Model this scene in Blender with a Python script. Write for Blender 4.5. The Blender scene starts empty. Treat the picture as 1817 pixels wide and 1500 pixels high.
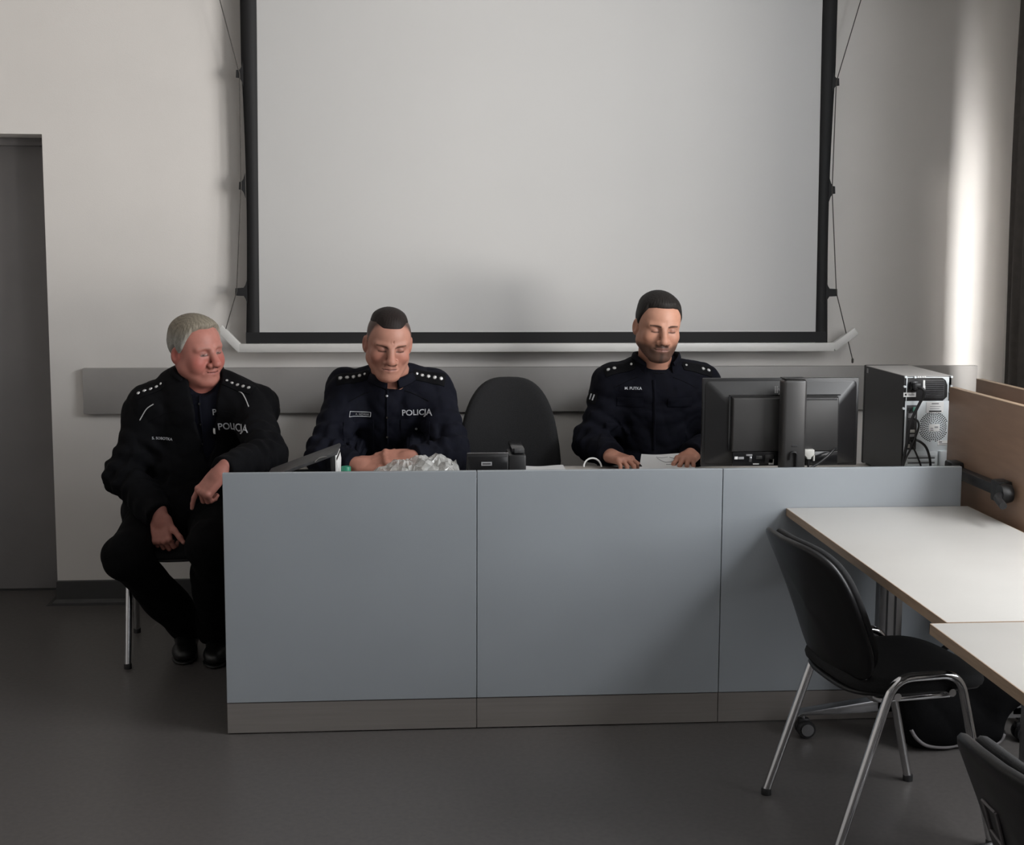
import bpy, bmesh, math, random
import numpy as np
from mathutils import Vector, Matrix
from mathutils.bvhtree import BVHTree
random.seed(7); np.random.seed(7)
S = bpy.context.scene
C = S.collection
pi = math.pi

# ------------------------------------------------------------------ camera
cam_data = bpy.data.cameras.new('camera')
cam = bpy.data.objects.new('camera', cam_data); C.objects.link(cam)
S.camera = cam
YAW, PITCH, ROLL = 0.0731, 0.1066, 0.0038
fw = Vector((math.sin(YAW)*math.cos(PITCH), math.cos(YAW)*math.cos(PITCH), -math.sin(PITCH)))
rt = Vector((math.cos(YAW), -math.sin(YAW), 0)); up = rt.cross(fw)
r2 = rt*math.cos(ROLL)+up*math.sin(ROLL); u2 = -rt*math.sin(ROLL)+up*math.cos(ROLL)
cam.matrix_world = Matrix(((r2.x, u2.x, -fw.x, .638), (r2.y, u2.y, -fw.y, -4.0625), (r2.z, u2.z, -fw.z, 1.602), (0, 0, 0, 1)))
cam_data.sensor_fit = 'HORIZONTAL'; cam_data.sensor_width = 36
cam_data.lens = 36*2238/1817
cam_data.shift_y = -(750-678)/1817
cam_data.clip_start = .05

# ------------------------------------------------------------------ world and daylight through the windows of the right wall
W = bpy.data.worlds.new('world'); S.world = W; W.use_nodes = True
W.node_tree.nodes['Background'].inputs[0].default_value = (.62, .68, .78, 1)
W.node_tree.nodes['Background'].inputs[1].default_value = .25
def window_light(name, x, y0, y1, z0, z1, power, col, spread=pi, tilt=0):
    l = bpy.data.lights.new(name, 'AREA'); l.shape = 'RECTANGLE'
    l.size = z1-z0; l.size_y = y1-y0; l.energy = power; l.color = col; l.spread = spread
    o = bpy.data.objects.new(name, l); C.objects.link(o)
    o.location = (x, (y0+y1)/2, (z0+z1)/2); o.rotation_euler = (0, pi/2+tilt, 0)
    return o
window_light('daylight_main', 3.53, -2.45, -1.0, .95, 2.2, 50, (.97, .985, 1.0))
window_light('daylight_upper', 3.53, -2.2, -.35, 2.2, 2.88, 92, (.96, .98, 1.0))
window_light('daylight_rear', 3.53, -5.9, -3.4, .95, 2.88, 45, (.95, .97, 1.0))
window_light('daylight_corner', 3.53, .12, .62, .95, 1.85, 85, (1.0, .985, .96))
# lamp added outside to brighten the upper wall, level over the window sills
fl = bpy.data.lights.new('added_level_light', 'AREA'); fl.shape = 'RECTANGLE'; fl.size = 6.0; fl.size_y = 2.4; fl.energy = 690; fl.color = (1.0, .935, .865); fl.spread = 2.2
fo_ = bpy.data.objects.new('added_level_light', fl); C.objects.link(fo_); fo_.location = (11.1, -8.85, .35)
fo_.rotation_euler = (Vector((-.2, 1.6, 1.9))-Vector((11.1, -8.85, .35))).to_track_quat('-Z', 'Y').to_euler()
S.view_settings.view_transform = 'Standard'; S.view_settings.look = 'None'
S.view_settings.gamma = 1; S.view_settings.use_curve_mapping = False
S.view_settings.exposure = 0.0

# ------------------------------------------------------------------ materials
MATS = {}
def mat(name, col, rough=.6, metal=0, var=.08, scale=8, bump=0, bscale=200, spec=.5, coat=0, alpha=1, trans=0, stretch=None, attr=None, sheen=0):
    m = bpy.data.materials.new(name); m.use_nodes = True; nt = m.node_tree; b = nt.nodes['Principled BSDF']
    b.inputs['Roughness'].default_value = rough; b.inputs['Metallic'].default_value = metal
    b.inputs['Specular IOR Level'].default_value = spec; b.inputs['Coat Weight'].default_value = coat
    b.inputs['Alpha'].default_value = alpha; b.inputs['Transmission Weight'].default_value = trans
    if sheen: b.inputs['Sheen Weight'].default_value = sheen
    tc = nt.nodes.new('ShaderNodeTexCoord'); vec = tc.outputs['Object']
    if stretch:
        mp = nt.nodes.new('ShaderNodeMapping'); mp.inputs['Scale'].default_value = stretch
        nt.links.new(vec, mp.inputs['Vector']); vec = mp.outputs['Vector']
    n = nt.nodes.new('ShaderNodeTexNoise'); n.inputs['Scale'].default_value = scale; n.inputs['Detail'].default_value = 5
    nt.links.new(vec, n.inputs['Vector'])
    mr = nt.nodes.new('ShaderNodeMapRange'); mr.inputs['From Min'].default_value = .3; mr.inputs['From Max'].default_value = .7
    mr.inputs['To Min'].default_value = 1-var; mr.inputs['To Max'].default_value = 1+var
    nt.links.new(n.outputs['Fac'], mr.inputs['Value'])
    mx = nt.nodes.new('ShaderNodeMix'); mx.data_type = 'RGBA'; mx.blend_type = 'MULTIPLY'; mx.inputs['Factor'].default_value = 1
    if attr:
        at = nt.nodes.new('ShaderNodeAttribute'); at.attribute_name = attr; nt.links.new(at.outputs['Color'], mx.inputs['A'])
    else: mx.inputs['A'].default_value = (*col, 1)
    nt.links.new(mr.outputs['Result'], mx.inputs['B']); nt.links.new(mx.outputs['Result'], b.inputs['Base Color'])
    if bump:
        n2 = nt.nodes.new('ShaderNodeTexNoise'); n2.inputs['Scale'].default_value = bscale; n2.inputs['Detail'].default_value = 3
        nt.links.new(vec, n2.inputs['Vector'])
        bp = nt.nodes.new('ShaderNodeBump'); bp.inputs['Strength'].default_value = bump; bp.inputs['Distance'].default_value = .002
        nt.links.new(n2.outputs['Fac'], bp.inputs['Height']); nt.links.new(bp.outputs['Normal'], b.inputs['Normal'])
    MATS[name] = m; return m
M = MATS
mat('wall', (.68, .655, .63), .85, var=.025, scale=2.5, bump=.15, bscale=260)
mat('ceiling', (.74, .73, .71), .9, var=.02)
mat('floor', (.085, .079, .076), .38, var=.12, scale=60, bump=.04, bscale=90)
mat('skirting', (.035, .035, .036), .5, var=.1, scale=30)
mat('door', (.215, .205, .207), .5, var=.05, scale=5)
mat('board', (.33, .317, .306), .5, var=.05, scale=6)
mat('screen_white', (.49, .488, .485), .75, var=.012, scale=2)
mat('screen_black', (.006, .006, .007), .75, var=.1)
mat('white_metal', (.66, .65, .63), .4, var=.03)
mat('cord', (.05, .045, .04), .7)
mat('desk_grey', (.285, .31, .335), .33, var=.03, scale=3, bump=.03, bscale=400, spec=.9)
mat('desk_edge', (.30, .32, .335), .5, var=.03)
mat('kick', (.245, .225, .213), .36, metal=.3, var=.05, scale=4, stretch=(1, 1, 40))
mat('desktop', (.50, .47, .43), .45, var=.05, scale=6)
mat('table_white', (.50, .485, .462), .33, var=.025, scale=4, bump=.02, bscale=350)
mat('beech', (.33, .235, .16), .5, var=.12, scale=14, stretch=(12, 1, 12))
mat('brown_panel', (.26, .165, .115), .45, var=.07, scale=9, stretch=(6, 1, 6))
mat('chrome', (.62, .62, .63), .12, metal=1, var=.02)
mat('steel', (.35, .35, .36), .25, metal=1, var=.05)
mat('black_plastic', (.012, .012, .013), .42, var=.1, scale=30, bump=.06, bscale=500)
mat('black_gloss', (.010, .010, .011), .2, var=.08)
mat('seat_fabric', (.016, .016, .017), .9, var=.25, scale=300, bump=.3, bscale=700, spec=.3)
mat('vinyl', (.007, .007, .008), .36, var=.12, scale=40, bump=.12, bscale=320, spec=.4)
mat('curtain', (.075, .066, .060), .85, var=.12, scale=30, bump=.15, bscale=500)
mat('pc_black', (.010, .010, .011), .35, var=.1, scale=20)
mat('pc_metal', (.62, .66, .68), .38, metal=.12, var=.05, scale=20)
mat('pc_dark', (.05, .05, .052), .5, var=.3, scale=60)
mat('sticker', (.75, .75, .74), .6, var=.03)
mat('ink', (.02, .02, .022), .7)
mat('grey_print', (.30, .30, .31), .6)
mat('light_print', (.55, .55, .56), .6)
mat('monitor', (.012, .012, .013), .36, var=.1, scale=15, bump=.04, bscale=600)
mat('monitor_grey', (.036, .035, .035), .38, var=.05, scale=15)
mat('connector', (.62, .61, .57), .4)
mat('green', (.02, .22, .13), .4)
mat('paper', (.62, .62, .62), .7, var=.03)
mat('pcb_green', (.1, .28, .22), .5)
mat('plastic_bag', (.60, .60, .58), .14, var=.25, scale=40, alpha=.55, bump=.5, bscale=90, spec=.8)
mat('bag_cloth', (.004, .004, .0045), .9, var=.2, scale=200, bump=.2, bscale=500, spec=.1)
mat('grey_piping', (.16, .15, .155), .6)

# ------------------------------------------------------------------ mesh helpers
def mesh(name, verts, faces, mt=None, smooth=False):
    me = bpy.data.meshes.new(name)
    me.from_pydata([tuple(map(float, v)) for v in verts], [], [tuple(map(int, f)) for f in faces]); me.update()
    if mt: me.materials.append(M[mt] if isinstance(mt, str) else mt)
    if smooth: me.polygons.foreach_set('use_smooth', [True]*len(me.polygons))
    return me
ORG = {}
def root_of(p):
    while p.parent: p = p.parent
    return p
def link(name, me, parent=None, label=None):
    o = bpy.data.objects.new(name, me); C.objects.link(o)
    if parent is not None:
        o.parent = parent
        org = ORG.get(root_of(parent).name)
        if org is not None: me.transform(Matrix.Translation(-org))
    if label: o['label'] = label
    return o
def thing(name, label, cat, loc=None, group=None, kind=None):
    o = bpy.data.objects.new(name, None); C.objects.link(o); o.empty_display_size = .05
    if loc is not None: o.location = loc; ORG[o.name] = Vector(loc)
    if label: o['label'] = label
    if cat: o['category'] = cat
    if group: o['group'] = group
    if kind: o['kind'] = kind
    return o
def tag(o, label, cat, group=None):
    o['label'] = label; o['category'] = cat
    if group: o['group'] = group
    return o
def struct(o, label=None):
    o['kind'] = 'structure'
    if label: o['label'] = label
    return o
def bm_mesh(bm, name, mt, smooth=None):
    me = bpy.data.meshes.new(name); bm.to_mesh(me); bm.free()
    if mt: me.materials.append(M[mt])
    if smooth is not None:
        me.polygons.foreach_set('use_smooth', [True]*len(me.polygons))
        if smooth < 3: me.set_sharp_from_angle(angle=smooth)
    return me
def box_me(lo, hi, mt, bev=.0, seg=2, rot=None, name='box'):
    bm = bmesh.new(); bmesh.ops.create_cube(bm, size=1)
    lo, hi = Vector(lo), Vector(hi)
    for v in bm.verts: v.co = Vector([(lo[i]+hi[i])/2+v.co[i]*(hi[i]-lo[i]) for i in range(3)])
    if bev: bmesh.ops.bevel(bm, geom=bm.edges[:], offset=bev, segments=seg, profile=.5, affect='EDGES')
    if rot is not None:
        bm.transform(rot)
    return bm_mesh(bm, name, mt, .6 if bev else None)
def box(name, lo, hi, mt, parent=None, bev=0, seg=2, rot=None, label=None):
    return link(name, box_me(lo, hi, mt, bev, seg, rot, name), parent, label)
def about(pt, axis, ang): return Matrix.Translation(pt) @ Matrix.Rotation(ang, 4, axis) @ Matrix.Translation(-Vector(pt))
def spline(pts, n=8, closed=False):
    P = np.array(pts, float); out = []
    N = len(P); rng = N if closed else N-1
    for i in range(rng):
        if closed: a, b, c, d = P[(i-1) % N], P[i], P[(i+1) % N], P[(i+2) % N]
        else: a, b, c, d = P[max(i-1, 0)], P[i], P[i+1], P[min(i+2, N-1)]
        for t in np.linspace(0, 1, n, endpoint=False):
            out.append(.5*((2*b)+(-a+c)*t+(2*a-5*b+4*c-d)*t*t+(-a+3*b-3*c+d)*t**3))
    if not closed: out.append(P[-1])
    return np.array(out)
def rounded(pts, r, n=6):
    P = [np.array(p, float) for p in pts]; out = [P[0]]
    for i in range(1, len(P)-1):
        a, b, c = P[i-1], P[i], P[i+1]
        u, v = (a-b)/np.linalg.norm(a-b), (c-b)/np.linalg.norm(c-b)
        rr = min(r, .49*np.linalg.norm(a-b), .49*np.linalg.norm(c-b))
        p, q = b+u*rr, b+v*rr
        for t in np.linspace(0, 1, n+1): out.append((1-t)**2*p+2*t*(1-t)*b+t*t*q)
    out.append(P[-1]); return np.array(out)
def tube_me(path, rad, mt, seg=10, closed=False, flat=1, name='tube', upv=None):
    P = np.array(path, float); n = len(P)
    rad = np.full(n, rad) if np.isscalar(rad) else np.array(rad)
    V, F = [], []; prev = None
    for i in range(n):
        if closed: t = P[(i+1) % n]-P[i-1]
        else: t = P[min(i+1, n-1)]-P[max(i-1, 0)]
        t = t/(np.linalg.norm(t)+1e-12)
        if prev is None:
            a = np.array([0, 0, 1.]) if abs(t[2]) < .9 else np.array([1., 0, 0])
            if upv is not None: a = np.array(upv, float)
            u = np.cross(t, a)
        else: u = prev-t*np.dot(prev, t)
        u /= np.linalg.norm(u); prev = u; w = np.cross(t, u)
        for k in range(seg):
            an = 2*pi*k/seg; V.append(P[i]+rad[i]*(u*math.cos(an)+w*math.sin(an)*flat))
    for i in range(n if closed else n-1):
        for k in range(seg):
            a, b = i*seg+k, i*seg+(k+1) % seg; c, d = ((i+1) % n)*seg+(k+1) % seg, ((i+1) % n)*seg+k
            F.append((a, b, c, d))
    if not closed:
        F.append(tuple(range(seg))[::-1]); F.append(tuple((n-1)*seg+k for k in range(seg)))
    me = mesh(name, V, F, mt, True); me.set_sharp_from_angle(angle=1.0); return me
def tube(name, path, rad, mt, parent=None, **k):
    lab = k.pop('label', None)
    return link(name, tube_me(path, rad, mt, name=name, **k), parent, lab)
def prism_me(poly, z0, z1, mt, plane='xy', bev=0, name='prism', seg=2):
    """poly extruded; plane 'xy' -> along z, 'xz' -> along y, 'yz' -> along x"""
    bm = bmesh.new()
    def P(a, b, c): return {'xy': (a, b, c), 'xz': (a, c, b), 'yz': (c, a, b)}[plane]
    lo = [bm.verts.new(P(a, b, z0)) for a, b in poly]; hi = [bm.verts.new(P(a, b, z1)) for a, b in poly]
    n = len(poly); bm.faces.new(lo); bm.faces.new(hi)
    for i in range(n): bm.faces.new((lo[i], lo[(i+1) % n], hi[(i+1) % n], hi[i]))
    bmesh.ops.recalc_face_normals(bm, faces=bm.faces[:])
    if bev: bmesh.ops.bevel(bm, geom=bm.edges[:], offset=bev, segments=seg, profile=.5, affect='EDGES', clamp_overlap=True)
    return bm_mesh(bm, name, mt, .6)
def prism(name, poly, z0, z1, mt, plane='xy', parent=None, bev=0, label=None):
    return link(name, prism_me(poly, z0, z1, mt, plane, bev, name), parent, label)
def lathe_me(prof, mt, center=(0, 0, 0), seg=24, axis='z', name='lathe'):
    V, F = [], []; n = len(prof)
    for r, h in prof:
        for k in range(seg):
            a = 2*pi*k/seg; p = (r*math.cos(a), r*math.sin(a), h)
            if axis == 'y': p = (p[0], p[2], p[1])
            if axis == 'x': p = (p[2], p[0], p[1])
            V.append(tuple(p[i]+center[i] for i in range(3)))
    for i in range(n-1):
        for k in range(seg): F.append((i*seg+k, i*seg+(k+1) % seg, (i+1)*seg+(k+1) % seg, (i+1)*seg+k))
    F.append(tuple(range(seg))); F.append(tuple((n-1)*seg+k for k in range(seg)))
    me = mesh(name, V, F, mt)
    bm = bmesh.new(); bm.from_mesh(me); bmesh.ops.recalc_face_normals(bm, faces=bm.faces[:]); bm.to_mesh(me); bm.free()
    me.polygons.foreach_set('use_smooth', [True]*len(me.polygons)); me.set_sharp_from_angle(angle=.7)
    return me
def lathe(name, prof, mt, center=(0, 0, 0), parent=None, **k): return link(name, lathe_me(prof, mt, center, name=name, **k), parent)
def join_me(mes, name):
    bm = bmesh.new(); mats = []
    for me in mes:
        k = len(bm.faces); bm.from_mesh(me); bm.faces.ensure_lookup_table()
        mt = me.materials[0] if me.materials else None
        if mt not in mats: mats.append(mt)
        for f in bm.faces[k:]: f.material_index = mats.index(mt)
    out = bpy.data.meshes.new(name); bm.to_mesh(out); bm.free()
    for m_ in mats: out.materials.append(m_)
    return out
def text_me(s, size, mt, extrude=.0004, name='text', spacing=1.0, bold=0.0):
    cu = bpy.data.curves.new(name, 'FONT'); cu.body = s; cu.size = size; cu.align_x = 'CENTER'; cu.align_y = 'CENTER'
    cu.extrude = extrude; cu.space_character = spacing; cu.resolution_u = 3; cu.offset = bold
    o = bpy.data.objects.new(name, cu); C.objects.link(o)
    dg = bpy.context.evaluated_depsgraph_get(); dg.update()
    me = bpy.data.meshes.new_from_object(o.evaluated_get(dg)); me.name = name
    bpy.data.objects.remove(o); bpy.data.curves.remove(cu)
    me.materials.clear(); me.materials.append(M[mt]); return me
def copy_tree(o, parent=None):
    c = o.copy(); C.objects.link(c); c.parent = parent
    for ch in list(o.children): copy_tree(ch, c)
    return c

# ------------------------------------------------------------------ room shell
WY = 1.606; XR = 3.345; XL = -2.9; YB = -7.2; ZC = 3.05
DX0, DX1, DZ, DY = -2.02, -.989, 2.08, 1.86     # door recess
struct(box('floor', (XL-.1, YB-.1, -.1), (XR+.3, DY+.2, 0), 'floor'))
struct(box('ceiling', (XL-.1, YB-.1, ZC), (XR+.3, DY+.2, ZC+.1), 'ceiling'))
def wall_poly(name, poly, y0, y1, mt='wall'): return struct(prism(name, poly, y0, y1, mt, 'xz'))
wall_poly('wall_back', [(XL-.1, 0), (DX0, 0), (DX0, DZ), (DX1, DZ), (DX1, 0), (XR+.3, 0), (XR+.3, ZC), (XL-.1, ZC)], WY, DY)
struct(box('wall_left', (XL-.1, YB, 0), (XL, WY, ZC), 'wall'))
struct(box('wall_front', (XL-.1, YB-.1, 0), (XR+.3, YB, ZC), 'board'))
WIN = [(-5.95, -3.35), (-2.5, -.3), (.1, 1.12)]
Z0, Z1 = .92, 2.90
def right_wall():
    mes = []; ys = [YB]+[v for w in WIN for v in w]+[WY]
    for a, b in zip(ys[::2], ys[1::2]): mes.append(box_me((XR, a, 0), (XR+.16, b, ZC), 'wall'))
    for i, (a, b) in enumerate(WIN):
        zt = Z1 if i < 2 else 1.92
        mes.append(box_me((XR, a, 0), (XR+.16, b, Z0), 'wall')); mes.append(box_me((XR, a, zt), (XR+.16, b, ZC), 'wall'))
    return struct(link('wall_right', join_me(mes, 'wall_right')))
right_wall()
for i, (a, b) in enumerate(WIN):
    zt = Z1 if i < 2 else 1.92
    w = struct(thing('window_%d' % (i+1), None, None, (XR+.08, (a+b)/2, Z0)))
    box('window_frame', (XR+.06, a, Z0), (XR+.11, a+.05, zt), 'white_metal', w); box('window_frame', (XR+.06, b-.05, Z0), (XR+.11, b, zt), 'white_metal', w)
    box('window_frame', (XR+.06, a, Z0), (XR+.11, b, Z0+.05), 'white_metal', w); box('window_frame', (XR+.06, a, zt-.05), (XR+.11, b, zt), 'white_metal', w)
    if i < 2: box('window_frame', (XR+.06, (a+b)/2-.035, Z0), (XR+.11, (a+b)/2+.035, zt), 'white_metal', w)
    box('window_sill', (XR-.06, a-.03, Z0-.03), (XR+.02, b+.03, Z0), 'white_metal', w, .004)
# door in its recess
d = struct(thing('door_1', None, None, ((DX0+DX1)/2, DY, 0)))
box('door_leaf', (DX0+.04, DY-.035, .012), (DX1-.001, DY-.002, DZ-.035), 'door', d, .002)
box('door_threshold', (DX0, DY-.03, .0005), (DX1-.001, DY-.001, .0118), 'skirting', d)
box('door_frame', (DX0, DY-.05, 0), (DX0+.04, DY-.002, DZ), 'door', d, .002)
box('door_frame', (DX0+.04, DY-.05, DZ-.035), (DX1-.001, DY-.002, DZ-.001), 'door', d, .002)
# coved skirting
def cove(name, pts, side):
    prof = [(.0, .0), (.045, .0), (.022, .006), (.008, .02), (.004, .1), (.0, .105)]
    V, F = [], []; n = len(prof); P = [np.array(p, float) for p in pts]
    for i, p in enumerate(P):
        ns = []
        for a, b in ((i-1, i), (i, i+1)):
            if 0 <= a and b < len(P):
                t = P[b]-P[a]; t /= np.linalg.norm(t); ns.append(np.array([t[1], -t[0]])*side)
        m = sum(ns); m = m/np.dot(m, ns[0])
        for o_, h in prof: V.append((p[0]+m[0]*o_, p[1]+m[1]*o_, h))
    for i in range(len(P)-1):
        for k in range(n-1): F.append((i*n+k, (i+1)*n+k, (i+1)*n+k+1, i*n+k+1))
    return struct(link(name, mesh(name, V, F, 'skirting', False)))
cove('baseboard_back', [(DX1, DY-.05), (DX1, WY), (XR, WY)], 1)
cove('baseboard_left', [(XL, YB), (XL, WY), (DX0, WY), (DX0, DY-.05)], 1)
# grey protection board along the back wall
struct(box('trim_1', (-.843, WY-.032, .861), (3.211, WY-.004, 1.0645), 'board', None, .003), 'long grey protection board fixed along the back wall')

# dark curtain in the corner
def curtain():
    V, F = [], []; n = 120; nz = 14
    for j in range(nz+1):
        z = .06+j*(2.78-.06)/nz; k = 1-.12*j/nz
        for i in range(n+1):
            y = 1.29-1.45*i/n; ph = i/n*2*pi*13
            V.append((3.195+3e-2*.5*k*math.sin(ph)+.006*math.sin(ph*.37+1)+.008*math.sin(j*.5+i*.1), y+.006*math.sin(j*.6+i), z))
    for j in range(nz):
        for i in range(n):
            a = j*(n+1)+i; F.append((a, a+1, a+n+2, a+n+1))
    me = mesh('curtain', V, F, 'curtain', True)
    o = link('curtain', me); md = o.modifiers.new('s', 'SOLIDIFY'); md.thickness = .004
    return o
cu = thing('window_curtain', 'dark brown curtain hanging by the corner window', 'curtain', (3.235, .65, 0.06))
c_ = curtain(); c_.name = 'curtain_cloth'; c_.data.transform(Matrix.Translation(-ORG[cu.name])); c_.parent = cu
tube('curtain_rail', [(3.235, 1.5, 2.80), (3.235, -.25, 2.80)], .012, 'white_metal', cu)
for y in (1.45, .7, -.05): box('rail_bracket', (3.28, y-.01, 2.79), (XR, y+.01, 2.81), 'white_metal', cu)

# ------------------------------------------------------------------ projection screen
SY = 1.52
sc = thing('projection_screen', 'large white projection screen with black border hanging on back wall', 'projector screen', (1.18, SY, 1.14))
ZT = 2.86
zs = np.linspace(1.177, ZT, 60)
tabs = [(1.403, .05), (1.861, .015), (2.335, .02)]
def outer(z, side):
    e = .121 - .012*math.sin(pi*min(1, max(0, (z-1.2)/1.2)))          # slightly waisted by the tension cords
    return e
def inner(z): return .064 - .012*min(1, max(0, (z-1.2)/1.4))
V = []; F = []
for z in zs:
    V += [(-inner(z), SY, z), (2.36+inner(z), SY, z)]
for i in range(len(zs)-1): F.append((2*i, 2*i+1, 2*i+3, 2*i+2))
# fabric starts above the bottom border
V = [(x, y, max(z, 1.226)) for x, y, z in V]
o = link('screen_fabric', mesh('screen_fabric', V, F, 'screen_white', True), sc)
for side in (0, 1):
    V = []; F = []
    for z in zs:
        V += [(-outer(z, 0), SY-.0015, z), (-inner(z)+.0008, SY-.0015, z)] if side == 0 else [(2.36+inner(z)-.0008, SY-.0015, z), (2.357+outer(z, 1), SY-.0015, z)]
    for i in range(len(zs)-1): a = 2*i; F.append((a, a+1, a+3, a+2))
    o = link('side_border', mesh('side_border', V, F, 'screen_black', True), sc); md = o.modifiers.new('s', 'SOLIDIFY'); md.thickness = .0015
box('bottom_border', (-.122, SY-.002, 1.178), (2.472, SY-.0008, 1.226), 'screen_black', sc)
for side in (-1, 1):
    for z, ext in tabs:
        x0 = -.112 if side < 0 else 2.465
        s_ = side; w = .034
        poly = [(x0, z-.055), (x0, z+.055), (x0+s_*.008, z+.03), (x0+s_*.016, z+.018), (x0+s_*(.016+ext*.7), z+.016), (x0+s_*(.018+ext*.7), z-.016), (x0+s_*.016, z-.018), (x0+s_*.008, z-.03)]
        prism('tension_tab', poly, SY-.003, SY-.001, 'screen_black', 'xz', sc)
    tip = [(-.128-.0 if side < 0 else 2.482, 2.335), (-.130 if side < 0 else 2.478, 1.861), (-.158 if side < 0 else 2.512, 1.403)]
    topx = -.26 if side < 0 else 2.63
    end = (-.215, 1.215) if side < 0 else (2.594, 1.10)
    path = [(topx, SY, ZT)]+[(x, SY-.004, z) for x, z in tip]+[(end[0], SY-.012, end[1])]
    tube('tension_cord', path, .0022, 'cord', sc, seg=6)
    if side > 0: lathe('cord_knob', [(.001, -.012), (.005, -.008), (.005, .008), (.001, .012)], 'cord', (2.594, SY-.012, 1.095), sc, seg=10)
box('bottom_bar', (-.151, SY-.016, 1.138), (2.508, SY+.014, 1.177), 'white_metal', sc, .004)
for side in (-1, 1):
    if side < 0: p0, p1 = (-.153, 1.137), (-.247, 1.236)
    else: p0, p1 = (2.512, 1.140), (2.618, 1.218)
    L = math.hypot(p1[0]-p0[0], p1[1]-p0[1]); an = math.atan2(p1[1]-p0[1], p1[0]-p0[0])
    me = box_me((0, -.015, -.002 if side > 0 else -.034), (L, .013, .034 if side > 0 else .002), 'white_metal', .004)
    me.transform(Matrix.Translation((p0[0], SY, p0[1])) @ Matrix.Rotation(-an, 4, 'Y')); link('bar_end', me, sc)
box('screen_case', (-.3, 1.45, ZT), (2.66, WY, ZT+.13), 'white_metal', sc, .01)

# ------------------------------------------------------------------ desk
HL = .8734; WD = 2.4546; HK = .107
dk = thing('reception_desk', 'long grey panelled counter desk with metal kick plate', 'desk', (WD/2, .37, 0))
seams = [0, .8216, 1.638, WD]
for a, b in zip(seams[:-1], seams[1:]):
    box('front_panel', (a+.0012, 0, HK+.0015), (b-.0012, .02, HL), 'desk_grey', dk, .0012, 1)
    box('kick_plate', (a+.001, .003, .004), (b-.001, .021, HK-.0015), 'kick', dk, .001, 1)
box('back_lining', (.004, .0205, .01), (WD-.004, .034, HL-.03), 'desk_edge', dk)
box('side_panel', (0, .0205, .004), (.022, .735, .728), 'desk_grey', dk, .001)
box('side_panel', (WD-.022, .0205, .004), (WD, .735, .728), 'desk_grey', dk, .001)
box('middle_panel', (1.2, .034, .004), (1.22, .6, .728), 'desk_grey', dk, .001)
box('worktop', (0, .0345, .7285), (WD, .755, .755), 'desktop', dk, .002)

# ------------------------------------------------------------------ flip-top tables
def caster(p, parent, rot=0):
    x, y = p
    a = lathe_me([(.004, -.011), (.027, -.011), (.03, -.006), (.03, .006), (.027, .011), (.004, .011)], 'black_plastic', (x+.008, y-.012, .03), 18, 'y')
    b = lathe_me([(.004, -.011), (.027, -.011), (.03, -.006), (.03, .006), (.027, .011), (.004, .011)], 'black_plastic', (x+.008, y+.016, .03), 18, 'y')
    h = lathe_me([(.0205, -.03), (.0215, 0), (.0205, .03)], 'steel', (x+.008, y+.002, .032), 14, 'y')
    c = box_me((x-.018, y-.01, .04), (x+.02, y+.014, .066), 'black_plastic', .006)
    s = lathe_me([(.007, .06), (.007, .085)], 'steel', (x, y, 0), 10)
    return link('caster', join_me([a, b, c, s, h], 'caster'), parent)
def fliptable(label, x0, x1, y0, y1, cats):
    xm = (x0+x1)/2
    t = thing('flip_top_table', label, 'table', (xm, (y0+y1)/2, 0), 'mobile tables pushed end to end')
    box('table_top', (x0+.002, y0+.002, .7155), (x1-.002, y1-.002, .74), 'table_white', t, .0015)
    e = .0022
    for lo, hi in (((x0, y0, .7145), (x0+e, y1, .7395)), ((x1-e, y0, .7145), (x1, y1, .7395)), ((x0, y0, .7145), (x1, y0+e, .7395)), ((x0, y1-e, .7145), (x1, y1, .7395))):
        box('edge_band', lo, hi, 'beech', t)
    for y in (y0+.15, y1-.13):
        box('column', (xm-.04, y-.022, .09), (xm+.04, y+.022, .67), 'steel', t, .008)
        for gx in (-.014, .014): box('column_groove', (xm+gx-.003, y-.0235, .1), (xm+gx+.003, y-.021, .66), 'black_plastic', t)
        me = prism_me([(xm-.3, .078), (xm-.28, .092), (xm-.05, .125), (xm+.05, .125), (xm+.28, .092), (xm+.3, .078), (xm+.05, .085), (xm-.05, .085)], y-.022, y+.022, 'steel', 'xz', .004); link('foot', me, t)
        box('top_bracket', (xm-.16, y-.03, .67), (xm+.16, y+.03, .714), 'black_plastic', t, .004)
        for sx in (-.275, .275): caster((xm+sx, y), t)
    box('cross_beam', (xm-.02, y0+.17, .6), (xm+.02, y1-.15, .66), 'black_plastic', t, .004)
    return t
fliptable('white flip-top table butted against the grey counter desk', 1.853, 2.478, -1.295, -.004, 0)
fliptable('white flip-top table nearest the camera at the right edge', 1.811, 2.436, -2.60, -1.299, 0)
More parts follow.
